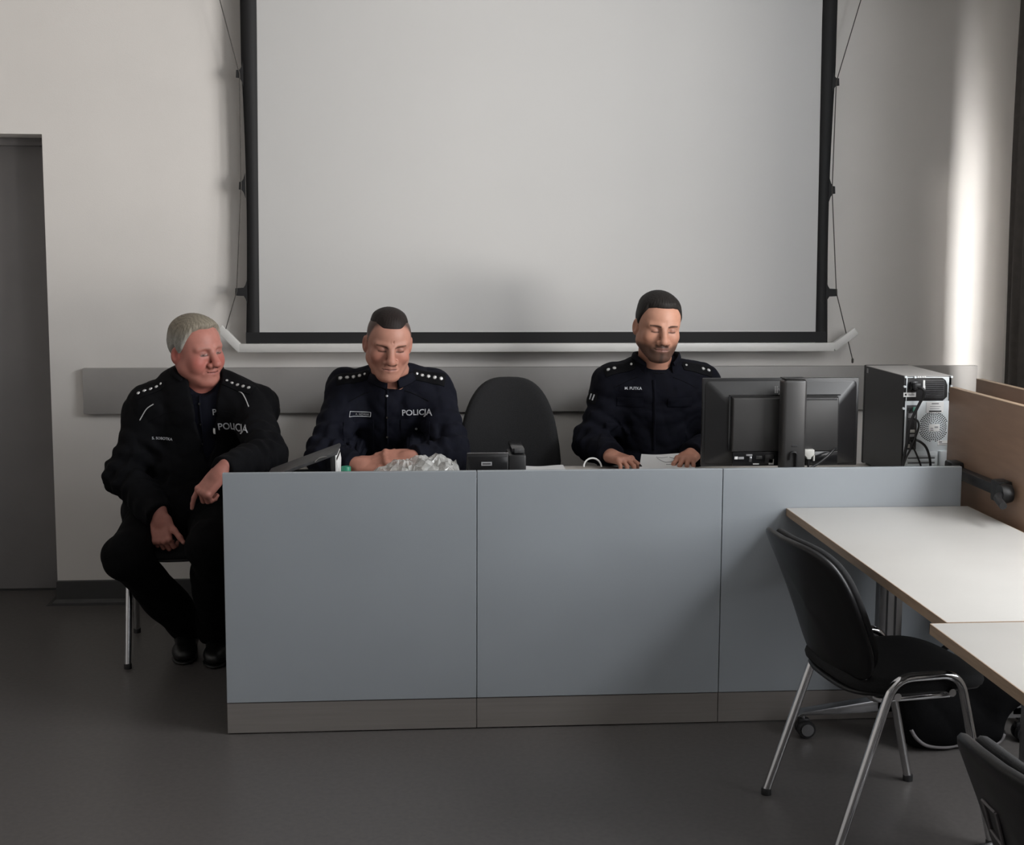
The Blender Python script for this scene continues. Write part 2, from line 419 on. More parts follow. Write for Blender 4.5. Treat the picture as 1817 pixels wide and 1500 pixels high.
def folded(label, x, y0, y1, ztop):
    t = thing('folded_table', label, 'folded table', (x, (y0+y1)/2, 0), 'folded tables parked at the right')
    box('table_top', (x-.012, y0, ztop-.68), (x+.012, y1, ztop-.0035), 'brown_panel', t, .001)
    box('edge_band', (x-.0125, y0, ztop-.0035), (x+.0125, y1, ztop), 'beech', t, .001)
    zb = .832
    box('cross_beam', (x-.052, y0+.10, zb-.018), (x-.0125, y1-.10, zb+.018), 'black_plastic', t, .006)
    for y in (y0+.12, y1-.12):
        box('pivot_block', (x-.06, y-.03, zb-.035), (x-.0125, y+.03, zb+.035), 'black_plastic', t, .008)
        box('column', (x+.02, y-.022, .09), (x+.07, y+.022, .80), 'steel', t, .008)
        xm = x+.045
        me = prism_me([(xm-.10, .078), (xm-.05, .12), (xm+.04, .125), (xm+.05, .085), (xm-.05, .085)], y-.022, y+.022, 'steel', 'xz', .004); link('foot', me, t)
        caster((xm-.075, y), t); caster((xm+.02, y), t)
    tube('release_lever', rounded([(x-.03, y0+.075, zb), (x-.085, y0+.055, zb-.005), (x-.095, y0-.02, zb-.02)], .03), .012, 'black_plastic', t)
    lathe('lever_hub', [(.004, -.02), (.028, -.018), (.032, 0), (.028, .018), (.004, .02)], 'black_plastic', (x-.045, y0+.075, zb), t, axis='x')
    return t
folded('brown folded flip-top table standing beside the white table', 2.5275, -.33, .271, 1.1134)
folded('brown folded flip-top table parked behind the nearer folded one', 2.70, -.20, .437, 1.125)

# ------------------------------------------------------------------ stacking chairs
def super_r(t, a, b, n): # superellipse point
    c, s = math.cos(t), math.sin(t)
    return a*math.copysign(abs(c)**(2/n), c), b*math.copysign(abs(s)**(2/n), s)
def pad_me(a, b, surf, th, mt, n=4.5, rings=8, seg=56, bulge=.3, name='pad'):
    """soft-edged panel: superellipse outline (u,v), surf(u,v)->(point, normal)"""
    V, F = [], []
    def layer(k, off, rr):
        for i in range(seg):
            u, v = super_r(2*pi*i/seg, a*rr, b*rr, n)
            p, nn = surf(u, v); V.append(np.array(p)+np.array(nn)*off)
    prof = [(.02, th/2*(1+bulge)), (.35, th/2*(1+bulge*.9)), (.65, th/2*(1+bulge*.6)), (.85, th/2), (.95, th*.42), (.985, th*.27), (1.0, 0), (.985, -th*.27), (.95, -th*.42), (.85, -th/2), (.5, -th/2), (.02, -th/2)]
    for k, (rr, off) in enumerate(prof): layer(k, off, rr)
    m = len(prof)
    for k in range(m-1):
        for i in range(seg): F.append((k*seg+i, k*seg+(i+1) % seg, (k+1)*seg+(i+1) % seg, (k+1)*seg+i))
    F.append(tuple(range(seg))[::-1]); F.append(tuple((m-1)*seg+i for i in range(seg)))
    me = mesh(name, V, F, mt)
    bm = bmesh.new(); bm.from_mesh(me); bmesh.ops.recalc_face_normals(bm, faces=bm.faces[:]); bm.to_mesh(me); bm.free()
    me.polygons.foreach_set('use_smooth', [True]*len(me.polygons)); return me
def stack_chair(label, loc, rot, emblem=False):
    t = thing('stacking_chair', label, 'chair'); ORG.pop(t.name, None)
    def seat_surf(u, v):
        z = .452-.02*max(0, (u-.1)/.12)**2-.01*(v/.2)**2*.3+.008*max(0, (-u-.1)/.1)**2
        return (u+.035, v, z), (0.1*max(0, u), 0, 1)
    link('seat', pad_me(.215, .190, seat_surf, .045, 'seat_fabric', 4, name='seat'), t)
    def shell_surf(u, v):
        z = .434-.018*max(0, (u-.1)/.12)**2
        return (u+.035, v, z-.018*(1-(v/.2)**2)*.5), (0, 0, 1)
    link('seat_shell', pad_me(.205, .182, shell_surf, .02, 'black_plastic', 4, bulge=-.5, name='seat_shell'), t)
    def back_surf(off):
        def f(u, v):   # u lateral, v up
            z = .645+v; x = -.212-.40*v-.008*(v/.17)**2
            x += .045*(u/.21)**2      # wraps round the sitter
            n = Vector((.95, -.35*u/.21, .28)).normalized()
            return (x+off*n.x, u+off*n.y, z+off*n.z), n
        return f
    link('backrest', pad_me(.205, .178, back_surf(.014), .03, 'seat_fabric', 4, name='backrest'), t)
    link('backrest_shell', pad_me(.212, .187, back_surf(-.012), .026, 'vinyl', 4.2, bulge=-.1, name='backrest_shell'), t)
    R = .0125
    for s in (-1, 1):
        path = rounded([(-.235, .215*s, .012), (-.075, .205*s, .484), (.115, .205*s, .484), (.225, .215*s, .012)], .055, 8)
        tube('leg_frame', path, R, 'chrome', t, seg=12)
        for x in (-.235, .225):
            lathe('foot_cap', [(.008, 0), (.0148, 0), (.0148, .016), (.0132, .02), (.008, .02)], 'black_plastic', (x, .215*s, 0), t, seg=14)
        bp = rounded([(-.135, .15*s, .52), (-.130, .15*s, .46), (-.110, .15*s, .412), (-.05, .15*s, .410), (.12, .15*s, .410)], .05, 8)
        tube('back_tube', bp, .011, 'chrome', t, seg=12)
    for x in (-.06, .10): tube('seat_rail', [(x, -.2, .43), (x, .2, .43)], .011, 'chrome', t)
    if emblem:
        # pressed rectangular frame on the rear of the shell
        mes = []
        for (u0, v0, u1, v1) in ((.118, .076, .070, .078), (.070, .078, .092, .008), (.092, .008, .140, .012), (.140, .012, .118, .076)):
            pts = []
            for k in range(5):
                q = k/4; p, n = back_surf(-.0262)(u0+(u1-u0)*q, v0+(v1-v0)*q); pts.append(p)
            mes.append(tube_me(pts, .0032, 'grey_piping', 6))
        link('moulded_emblem', join_me(mes, 'moulded_emblem'), t)
    t.location = loc; t.rotation_euler = (0, 0, rot); return t
stack_chair('black stacking chair with chrome legs tucked under the white table', (1.915, -.735, 0), math.radians(8.5))
ch2 = stack_chair('black stacking chair in the lower right corner with square emblem on its back', (1.815, -2.245, 0), math.radians(9), True)
stack_chair('black stacking chair with chrome legs under the white-haired man', (-.295, .945, 0), math.radians(-82))

# ------------------------------------------------------------------ swivel chairs behind the desk
def swivel(label, loc, rot, group=None):
    t = thing('swivel_chair', label, 'office chair', None, group)
    def seat_surf(u, v): return (u, v, .46+.0*u), (0, 0, 1)
    link('seat', pad_me(.235, .235, seat_surf, .07, 'seat_fabric', 3.5, name='seat'), t)
    def bs(off):
        def f(u, v):
            taper = 1-.18*max(-.2, v/.25)
            x = -.235-.06*v+.07*(u/.2)**2*.5-.05*(v/.25)**2*.3
            n = Vector((.97, -.2*u/.2, .06)).normalized()
            return (x+off*n.x, u*taper, .80+v), n
        return f
    link('backrest', pad_me(.205, .275, bs(.015), .055, 'seat_fabric', 3.0, name='backrest'), t)
    link('backrest_shell', pad_me(.2, .27, bs(-.02), .03, 'black_plastic', 3.0, name='backrest_shell'), t)
    tube('back_support', rounded([(-.05, 0, .41), (-.3, 0, .405), (-.285, 0, .72)], .08), .02, 'black_plastic', t, flat=1)
    lathe('gas_column', [(.024, .1), (.024, .26), (.015, .26), (.015, .42)], 'black_plastic', (0, 0, 0), t)
    box('mechanism', (-.09, -.08, .395), (.09, .08, .432), 'black_plastic', t, .01)
    for k in range(5):
        a = 2*pi*k/5+.3
        me = prism_me([(.0, .075), (.28, .062), (.285, .082), (.03, .125), (0, .125)], -.02, .02, 'black_plastic', 'xz', .005)
        me.transform(Matrix.Rotation(a, 4, 'Z')); link('base_arm', me, t)
        caster((.265*math.cos(a), .265*math.sin(a)), t)
    t.location = loc; t.rotation_euler = (0, 0, rot); return t
swivel('empty black fabric swivel chair between the two desk officers', (.99, .80, 0), math.radians(-92))

# ------------------------------------------------------------------ implicit-surface modelling (for bodies, clothes, soft things)
def V3(*a): return np.array(a, float)
def nrm(v): v = np.array(v, float); return v/np.linalg.norm(v)
class Sdf:
    def __init__(s, h): s.h = h; s.it = []; s.post = None
    def add(s, fn, lo, hi, k=.01, op='u'): s.it.append((fn, np.array(lo, float)-k-.012, np.array(hi, float)+k+.012, k, op)); return s
    def cone(s, a, b, ra, rb, k=.01, op='u'):
        a, b = V3(*a), V3(*b); ab = b-a; L2 = ab@ab+1e-12
        def fn(p):
            t = np.clip(((p-a)@ab)/L2, 0, 1)
            return np.linalg.norm(p-a-t[:, None]*ab, axis=1)-(ra+(rb-ra)*t)
        r = max(ra, rb); return s.add(fn, np.minimum(a, b)-r, np.maximum(a, b)+r, k, op)
    def ell(s, c, r, R=None, k=.01, op='u'):
        c, r = V3(*c), V3(*r); R = np.eye(3) if R is None else R
        def fn(p):
            q = (p-c)@R; k0 = np.linalg.norm(q/r, axis=1); k1 = np.linalg.norm(q/(r*r), axis=1)+1e-9
            return k0*(k0-1)/k1
        m = r.max(); return s.add(fn, c-m, c+m, k, op)
    def rbox(s, c, he, rad, R=None, k=.01, op='u'):
        c, he = V3(*c), V3(*he)-rad; R = np.eye(3) if R is None else R
        def fn(p):
            q = np.abs((p-c)@R)-he
            return np.linalg.norm(np.maximum(q, 0), axis=1)+np.minimum(q.max(1), 0)-rad
        m = np.linalg.norm(he)+rad; return s.add(fn, c-m, c+m, k, op)
    def half(s, pt, n, k=.004):      # cut away everything on the side n points to
        pt, n = V3(*pt), nrm(n)
        return s.add(lambda p: -((p-pt)@n), [-9]*3, [9]*3, k, 'c')
    def ev(s, p, cull=True):
        d = np.full(len(p), 1.0)
        if cull: bl, bh = p.min(0), p.max(0)
        for fn, lo, hi, k, op in s.it:
            if cull and ((bl > hi).any() or (bh < lo).any()): continue
            b = fn(p)
            if op == 'u': h = np.clip(.5+.5*(d-b)/k, 0, 1); d = d+(b-d)*h-k*h*(1-h)
            elif op == 's': h = np.clip(.5-.5*(d+b)/k, 0, 1); d = d+(-b-d)*h+k*h*(1-h)
            elif op == 'c': h = np.clip(.5-.5*(d-(-b))/k, 0, 1); d = d+((-b)-d)*h+k*h*(1-h)
            elif op == 'i': h = np.clip(.5-.5*(b-d)/k, 0, 1); d = b+(d-b)*h+k*h*(1-h)
        if s.post is not None: d = s.post(p, d)
        return d
    def mesh(s):
        h = s.h; B = 16
        us = [i for i in s.it if i[4] == 'u']
        lo = np.min([i[1] for i in us], 0)-2*h; hi = np.max([i[2] for i in us], 0)+2*h
        n = np.ceil((hi-lo)/h).astype(int)+2; nb = np.ceil(n/B).astype(int)
        bi = np.stack(np.meshgrid(*[np.arange(q) for q in nb], indexing='ij'), -1).reshape(-1, 3)
        ctr = lo+(bi*B+B/2)*h
        keep = np.abs(s.ev(ctr, False)) < B*h*.9+.012
        VI, VP, FQ = [], [], []
        NN = (nb+2)*B+4
        gid = lambda c: ((c[:, 0]+1)*NN[1]+(c[:, 1]+1))*NN[2]+(c[:, 2]+1)
        ax = np.arange(-1, B+1)
        loc = np.stack(np.meshgrid(ax, ax, ax, indexing='ij'), -1).reshape(-1, 3)
        m = B+2
        for b in bi[keep]:
            base = b*B
            D = s.ev(lo+(loc+base)*h).reshape(m, m, m)
            I = D < 0
            if I.all() or not I.any(): continue
            # cells
            cnt = np.zeros((m-1,)*3, int); acc = np.zeros((m-1, m-1, m-1, 3))
            for a in range(3):
                sl0 = [slice(None)]*3; sl1 = [slice(None)]*3; sl0[a] = slice(0, -1); sl1[a] = slice(1, None)
                d0, d1 = D[tuple(sl0)], D[tuple(sl1)]; cr = (d0 < 0) != (d1 < 0)
                t = np.where(cr, d0/np.where(cr, d0-d1, 1), 0)
                o1, o2 = [q for q in range(3) if q != a]
                for i in (0, 1):
                    for j in (0, 1):
                        sl = [slice(None)]*3; sl[o1] = slice(i, m-1+i); sl[o2] = slice(j, m-1+j)
                        c_, t_ = cr[tuple(sl)], t[tuple(sl)]
                        cnt += c_; acc[..., a] += np.where(c_, t_, 0)
                        acc[..., o1] += np.where(c_, i, 0); acc[..., o2] += np.where(c_, j, 0)
                # faces for edges whose base sample lies in [0,B)
                e = cr[tuple([slice(1, B+1) if q != a else slice(1, None) for q in range(3)])]
                idx = np.argwhere(e)      # index 0 -> sample 0
                if len(idx):
                    ins = I[tuple((idx+1).T)]
                    c0 = idx+base
                    def off(i, j):
                        c = c0.copy(); c[:, o1] -= i; c[:, o2] -= j; return gid(c)
                    q = np.stack([off(0, 0), off(1, 0), off(1, 1), off(0, 1)], 1)
                    flip = ins if a != 1 else ~ins
                    q[~flip] = q[~flip][:, ::-1]
                    FQ.append(q)
            idx = np.argwhere(cnt > 0)
            if len(idx):
                p = acc[tuple(idx.T)]/cnt[tuple(idx.T)][:, None]
                VI.append(gid(idx-1+base)); VP.append(lo+(idx-1+base+p)*h)
        VI = np.concatenate(VI); VP = np.concatenate(VP); FQ = np.concatenate(FQ)
        u, first = np.unique(VI, return_index=True); VP = VP[first]
        F = np.searchsorted(u, FQ); F = np.clip(F, 0, len(u)-1)
        good = (u[F] == FQ).all(1)
        return VP, F[good]
def np_mesh(name, V, F, mt, cols=None):
    me = bpy.data.meshes.new(name)
    me.vertices.add(len(V)); me.vertices.foreach_set('co', np.asarray(V, np.float32).ravel())
    n = len(F); me.loops.add(n*4); me.loops.foreach_set('vertex_index', F.astype(np.int32).ravel())
    me.polygons.add(n); me.polygons.foreach_set('loop_start', np.arange(0, n*4, 4, dtype=np.int32))
    me.update(calc_edges=True); me.validate()
    me.polygons.foreach_set('use_smooth', np.ones(len(me.polygons), bool))
    if cols is not None:
        a = me.color_attributes.new('Col', 'FLOAT_COLOR', 'POINT')
        a.data.foreach_set('color', np.concatenate([cols, np.ones((len(cols), 1))], 1).astype(np.float32).ravel())
    me.materials.append(M[mt]); return me
def bvh_of(V, F): return BVHTree.FromPolygons([tuple(v) for v in V.tolist()], [tuple(f) for f in F.tolist()])

mat('skin', (.5, .3, .22), .5, var=.05, scale=60, bump=.12, bscale=500, attr='Col', spec=.4)
mat('navy', (.0036, .0039, .0080), .85, var=.22, scale=25, bump=.2, bscale=900, spec=.14)
mat('navy_shirt', (.0042, .0048, .0100), .82, var=.2, scale=25, bump=.2, bscale=900, spec=.14)
mat('black_cloth', (.0028, .0029, .0040), .85, var=.22, scale=25, bump=.2, bscale=900, spec=.14)
mat('trousers', (.0022, .0022, .0027), .92, spec=.12, var=.2, scale=25, bump=.15, bscale=700)
mat('shoe', (.004, .004, .004), .4, var=.1, scale=40)
mat('star', (.62, .62, .62), .35, metal=.5)
mat('silver_print', (.50, .51, .54), .55)
mat('white_piping', (.45, .45, .45), .6)
mat('hair', (.1, .1, .1), .65, var=.18, scale=120, stretch=(3, 1, 1), attr='Col', bump=.15, bscale=350, spec=.25)

def frame(f, n):   # columns: side, forward, normal
    f = nrm(f); n = np.array(n, float); n = nrm(n-f*(n@f)); return f, n
def head_frame(yaw, pitch, roll):
    y, p, r = map(math.radians, (yaw, pitch, roll))
    f0 = V3(math.sin(y), -math.cos(y), 0); f = f0*math.cos(p)+V3(0, 0, -math.sin(p))
    rr = np.cross(f0, V3(0, 0, 1)); u = np.cross(rr, f)
    r2_ = rr*math.cos(r)+u*math.sin(r); u2_ = -rr*math.sin(r)+u*math.cos(r)
    return np.stack([r2_, f, u2_], 1)
def hand(S_, W_, f, n, right, curls, spread=.1, thumb=(.75, .55, -.25), tcurl=25, sc=1.0, k=.005):
    """fingers: index..little; curls = [(mcp,pip,dip) deg]*4"""
    W_ = V3(*W_); f, n = frame(f, n)
    s = np.cross(n, f) if right else np.cross(f, n)
    R = np.stack([s, f, n], 1)
    S_.rbox(W_+f*.05*sc, (.039*sc, .05*sc, .0145*sc), .013*sc, R, .012)
    S_.ell(W_+f*.035*sc+s*.024*sc-n*.008*sc, (.018*sc, .032*sc, .016*sc), R, .012)
    S_.cone(W_-f*.03*sc, W_+f*.02*sc, .026*sc, .024*sc, .015)
    tips = []
    for i, (lat, L, r) in enumerate(((.0295, .074, .0092), (.0098, .083, .0094), (-.0102, .077, .0090), (-.0290, .060, .0080))):
        b = W_+f*(.094-.004*abs(i-1))*sc+s*lat*sc+n*.002
        ang = math.radians(spread*57.3*(1.2-i)*.5)
        d0 = nrm(f*math.cos(ang)+s*math.sin(ang)); tot = 0
        S_.ell(b+n*.004*sc, (.0105*sc,)*3, None, .007)     # knuckle
        for j, (fr, c) in enumerate(zip((.46, .30, .24), curls[i])):
            tot += math.radians(c); d = d0*math.cos(tot)-n*math.sin(tot)
            e = b+d*L*fr*sc
            S_.cone(b, e, r*(1-.08*j)*sc, r*(.93-.1*j)*sc, .0028 if j else .005); b = e
        tips.append((b, d, d0*math.sin(tot)+n*math.cos(tot)))
    t = thumb; d = nrm(f*t[0]+s*t[1]+n*t[2]); b = W_+f*.028*sc+s*.026*sc-n*.006*sc
    ax = nrm(np.cross(d, -n*.6-s*.4+f*.3))
    tot = 0
    for L, r0, r1 in ((.04, .0135, .0108), (.033, .0108, .0098), (.024, .0098, .0076)):
        e = b+d*L*sc; S_.cone(b, e, r0*sc, r1*sc, .006); b = e
        a = math.radians(tcurl); d = d*math.cos(a)+np.cross(ax, d)*math.sin(a)
    tips.append((b, d, n))
    return tips

def head(S_, o, R, sc, q):
    """head primitives in head coordinates: x right of the person, y forward, z up, origin between the eyes at skull centre"""
    o = V3(*o)
    w = lambda *a: o+R@(V3(*a)*sc)
    def E(c, r, k=.01, op='u', rot=None): S_.ell(w(*c), V3(*r)*sc, R if rot is None else R@rot, k*sc, op)
    def K(a, b, ra, rb, k=.01, op='u'): S_.cone(w(*a), w(*b), ra*sc, rb*sc, k*sc, op)
    jw = q.get('jaw', 1.0)
    E((0, -.012, .034), (.0755, .097, .083), .01)
    E((0, .026, .034), (.066, .060, .058), .03)
    E((0, .028, -.03), (.0665*jw, .058, .068), .035)
    for s in (-1, 1):
        K((s*.054*jw, .004, -.055), (s*.024*jw, .058, -.1), .023, .019, .035)
        E((s*.041, .06, -.028), (.025, .022, .024), .02)
        K((s*.046, .069, .018), (s*.012, .0860, q.get('frown', .018)), .0115, .0118, .011)
    E((0, .070, -.102), (.025*jw, .021, .018), .022)
    if q.get('double'): E((0, .030, -.100), (.042, .040, .02), .02)
    for s in (-1, 1):
        E((s*.031, .1005, .003), (.0215, .0205, .0125), .009, 's')
        E((s*.031, .0735, .0), (.0158, .0135, .0118), .004)
        if q.get('bags'): K((s*.021, .083, -.0155), (s*.041, .078, -.016), .0035, .0035, .007)
        # lid crease / lash groove
        K((s*.018, .0865, -.0055), (s*.031, .0885, -.0075), .0011, .0013, .0018, 's'); K((s*.031, .0885, -.0075), (s*.044, .0815, -.0055), .0013, .0011, .0018, 's')
    ns = q.get('nose', 1.0)
    K((0, .0845, .010), (0, .108+.004*ns, -.034), .0098*ns, .0122*ns, .011)
    E((0, .109+.003*ns, -.0372), (.0142*ns, .0128, .0118), .008)
    for s in (-1, 1):
        E((s*.0160*ns, .0970, -.0412), (.0102, .0122, .0098), .006)
        E((s*.0066, .1075, -.0482), (.0036, .005, .004), None or .003, 's')
    E((0, .0755, -.066), (.032, .02, .024), .02)
    for s in (-1, 1):
        K((s*.021, .084, -.0665), (0, .0915, -.0640), .0032, .0042, .006)
        K((s*.018, .084, -.0735), (0, .0905, -.0742), .0036, .0052, .006)
        mz = q.get('smile', 0)
        K((s*.026, .0865, -.0693+mz), (0, .098, -.0692), .0016, .0019, .0026, 's')
        if q.get('folds'): K((s*.019, .0955, -.038), (s*.033, .083, -.066), .0022, .0022, .008, 's')
        if q.get('cheeks'): E((s*.043, .058, -.045), (.022, .022, .024), .018)
        rot = np.array(Matrix.Rotation(math.radians(-12), 3, 'X')) @ np.array(Matrix.Rotation(math.radians(s*18), 3, 'Z'))
        E((s*.079, -.012, -.008), (.0085, .020, .032), .006, 'u', rot)
        E((s*.0865, -.008, -.004), (.0055, .011, .019), .004, 's', rot)
        E((s*.075, .0, -.012), (.006, .006, .008), .004)
    if q.get('furrow'):
        for x in (-.006, .006): K((x, .0925, .012), (x*.8, .090, .034), .0012, .0008, .003, 's')
    return w
def hairline(L, st):
    """height of the hairline by direction, head coordinates"""
    th = np.degrees(np.abs(np.arctan2(L[:, 0], L[:, 1]+.01)))
    return np.interp(th, st[0], st[1])
def sstep(x, a, b): t = np.clip((x-a)/(b-a), 0, 1); return t*t*(3-2*t)
def skin_cols(V, o, R, sc, q):
    L = (V-V3(*o))@R/sc; x, y, z = L.T; ax = np.abs(x)
    base = np.array(q['skin']); col = np.tile(base, (len(V), 1))
    def mixc(c, wgt):
        nonlocal col; wgt = np.clip(wgt, 0, 1)[:, None]; col = col*(1-wgt)+np.array(c)*wgt
    isface = (z > -.16) & (np.linalg.norm(L, axis=1) < .17)
    rs = np.random.RandomState(5)
    g = lambda c, r: np.exp(-(((L-np.array(c))/np.array(r))**2).sum(1))
    red = np.array(q['red'])
    mixc(red, q.get('flush', .5)*np.where(isface, np.maximum.reduce([g((.045, .065, -.03), (.03, .04, .03)), g((-.045, .065, -.03), (.03, .04, .03)), g((0, .11, -.035), (.018, .02, .02)), .8*g((.08, -.01, -.01), (.02, .03, .04)), .8*g((-.08, -.01, -.01), (.02, .03, .04))]), 0))
    mixc(red*.9, np.where(isface, .3*(y < .09)*sstep(-z, .09, .13), 0))
    if q.get('beard'):
        jaw = sstep(-z, .045, .066)*sstep(y+ax*.0, -.005, .03)*(1-sstep(-z, .118, .135))
        must = sstep(.03-ax, 0, .008)*sstep(-z, .048, .054)*(1-sstep(-z, .062, .066))*(y > .07)
        chin = np.exp(-((ax/.024)**2))*sstep(-z, .076, .084)*(y > .03)
        cheekclear = 1-np.exp(-(((ax-.03)/.02)**2+((z+.045)/.016)**2))
        wb = np.maximum(np.maximum(jaw*.85*cheekclear, must*.9), chin*.97)*q['beard']
        mixc(q['beardcol'], np.where(isface, wb, 0))
    if q.get('buzz'):
        zh = hairline(L, q['buzzline']); wb = sstep(z-zh, -.004, .022)*q['buzz']
        mixc(q['haircol'], np.where(isface & (np.abs(ax-.082) > 0) & ~((ax > .0765) & (z < .03) & (y > -.04) & (y < .02)), wb, 0))
    lipw = np.where((y > .07) & (ax < .025), np.exp(-(((z+.0695)/.0075)**4))*sstep(.025-ax, 0, .006), 0)
    mixc(q['lip'], lipw*.55)
    mixc(np.array(q['lip'])*.25, np.where((y > .07) & (ax < .024), np.exp(-(((z+.0693-q.get('smile', 0)*(ax/.026))/.0016)**2)), 0))
    # brows
    bx = (ax-.014)/.036; zb = q.get('browz', .0215)+q.get('browin', -.003)*(1-bx)+q.get('arch', .0015)*np.sin(np.clip(bx, 0, 1)*pi)
    wbrow = np.where((bx > -.05) & (bx < 1.05) & (y > .04), np.exp(-(((z-zb)/(q.get('browt', .0042)*(1-.35*np.clip(bx, 0, 1))*(.55+.45*sstep(bx, -.05, .2))))**4)), 0)
    mixc(q['browcol'], wbrow*q.get('brow', .8))
    # eyes: lash line under the lowered lid
    ex = (ax-.031); zl = -.0065+ex*ex*7
    lash = np.where((np.abs(ex) < .0145) & (y > .06), np.exp(-(((z-zl)/.0023)**2)), 0)
    mixc((.015, .009, .008), lash*1.0)
    if q.get('open'):
        slit = np.where((np.abs(ex) < .0125) & (y > .06), np.exp(-(((z-(zl+.0035))/.0026)**4)), 0)
        mixc((.42, .36, .33), slit*.7); iris = np.exp(-((ex-q['open']*np.sign(x))/.0045)**4)
        mixc((.03, .025, .022), slit*iris)
    mixc((.14, .055, .042), np.where((y > .06), .5*np.exp(-((ex/.02)**2+((z-.003)/.009)**2)), 0))  # shade of the eye sockets under the brow, painted into the skin colour
    mixc((.03, .012, .01), np.where((y > .09) & (z < -.044) & (z > -.053), np.exp(-(((ax-.0066)/.004)**2)), 0))
    return col
def make_hair(o, R, sc, q):
    st = q['hairstyle']; S_ = Sdf(.0026)
    w = lambda *a: V3(*o)+R@(V3(*a)*sc)
    big = .03
    S_.ell(w(0, -.012, .034), V3(.0755+big, .097+big, .083+big)*sc, R)
    c0, r0 = V3(0, -.012, .034), V3(.0755, .097, .083); c1, r1 = V3(0, .026, .034), V3(.066, .060, .058)
    def ellf(p, c, r): qv = p-c; k0 = np.linalg.norm(qv/r, axis=1); k1 = np.linalg.norm(qv/(r*r), axis=1)+1e-9; return k0*(k0-1)/k1
    def post(p, d):
        L = (p-V3(*o))@R/sc; a, b = ellf(L, c0, r0), ellf(L, c1, r1); k = .03
        h = np.clip(.5+.5*(a-b)/k, 0, 1); sk = a+(b-a)*h-k*h*(1-h)
        zh = hairline(L, st['line']); e = L[:, 2]-zh
        th = np.degrees(np.arctan2(np.abs(L[:, 0]), L[:, 2]-.03))
        t = st['side']+(st['top']-st['side'])*sstep(L[:, 2], .05, .105)
        if 'part' in st: t = t+st['part'](L)
        an = np.arctan2(L[:, 0], L[:, 1]); t = t*(1+.03*np.sin(an*47+L[:, 2]*130)+.035*np.sin(L[:, 0]*700+np.sin(L[:, 1]*150)*2)*np.sin(L[:, 1]*310+L[:, 2]*200))
        t = t*sstep(e, -.012, st.get('fade', .025))-.003*(1-sstep(e, -.006, .004))
        return np.maximum(sk-t, -(L[:, 2]+.075))*sc
    S_.post = post
    V, F = S_.mesh()
    L = (V-V3(*o))@R/sc; n = np.sin(L[:, 0]*400+np.sin(L[:, 1]*90)*3)*.5+.5
    col = np.array(q['haircol'])[None]*(.88+.24*n[:, None])
    if 'hair2' in q: wgt = sstep(L[:, 2]-.6*L[:, 1]*0, .03, .1)[:, None]; col = col*(1-wgt)+np.array(q['hair2'])[None]*(.88+.24*n[:, None])*wgt
    return V, F, col
def folds(amp, seed, sc=1.0):
    rs = np.random.RandomState(seed); K_ = rs.normal(size=(5, 3)); K_ = K_/np.linalg.norm(K_, axis=1)[:, None]
    fr = np.array([34, 48, 62, 90, 24])*sc; ph = rs.rand(5)*6
    def f(p):
        wv = p+.02*np.sin(p[:, [1, 2, 0]]*19+seed); s = 0
        for kk, ff, pp, a in zip(K_, fr, ph, (1, .8, .6, .3, .8)): s = s+a*(1-2*np.abs(np.sin((wv@kk)*ff*.5+pp))**.8)
        return amp*s*.4
    return f
def ringfolds(a, b, amp, freq, t0=0., t1=1., rad=.13):
    a, b = V3(*a), V3(*b); ab = b-a; L = np.linalg.norm(ab); u = ab/L
    def f(p):
        t = (p-a)@u; rr = np.linalg.norm(p-a-t[:, None]*u, axis=1)
        wgt = np.exp(-((t/L-(t0+t1)/2)/((t1-t0)/2))**2)*(rr < rad)
        return amp*wgt*np.sin(t*freq+np.sin(p[:, 0]*40)*.8+p[:, 2]*25)
    return f
def project(bvh, me_uvw, O_, D_, U_, V_, off=.0015, maxd=.25):
    """lay a flat mesh (u,v,w) on a surface along D_"""
    O_, D_, U_, V_ = map(lambda a: np.array(a, float), (O_, D_, U_, V_)); D_ = nrm(D_)
    start = O_-D_*.15; out = []; miss = []
    for i, v in enumerate(me_uvw.vertices):
        u, vv, w = v.co; s0 = start+U_*u+V_*vv
        hit, n, _, dist = bvh.ray_cast(Vector(s0), Vector(D_), maxd+.15)
        if hit is None: miss.append(i); out.append(None)
        else:
            nn = np.array(n); nn = nn if nn@D_ < 0 else -nn
            nn = nrm(nn-D_*.6)
            out.append(np.array(hit)+nn*(off+w))
    good = [p for p in out if p is not None]
    if not good: return me_uvw
    for i in miss:
        v = me_uvw.vertices[i].co; c = start+U_*v[0]+V_*v[1]
        j = min((k for k in range(len(out)) if out[k] is not None), key=lambda k: (me_uvw.vertices[k].co-v).length)
        vj = me_uvw.vertices[j].co; out[i] = out[j]+U_*(v[0]-vj[0])+V_*(v[1]-vj[1])
    for i, v in enumerate(me_uvw.vertices): v.co = out[i]
    me_uvw.update(); return me_uvw
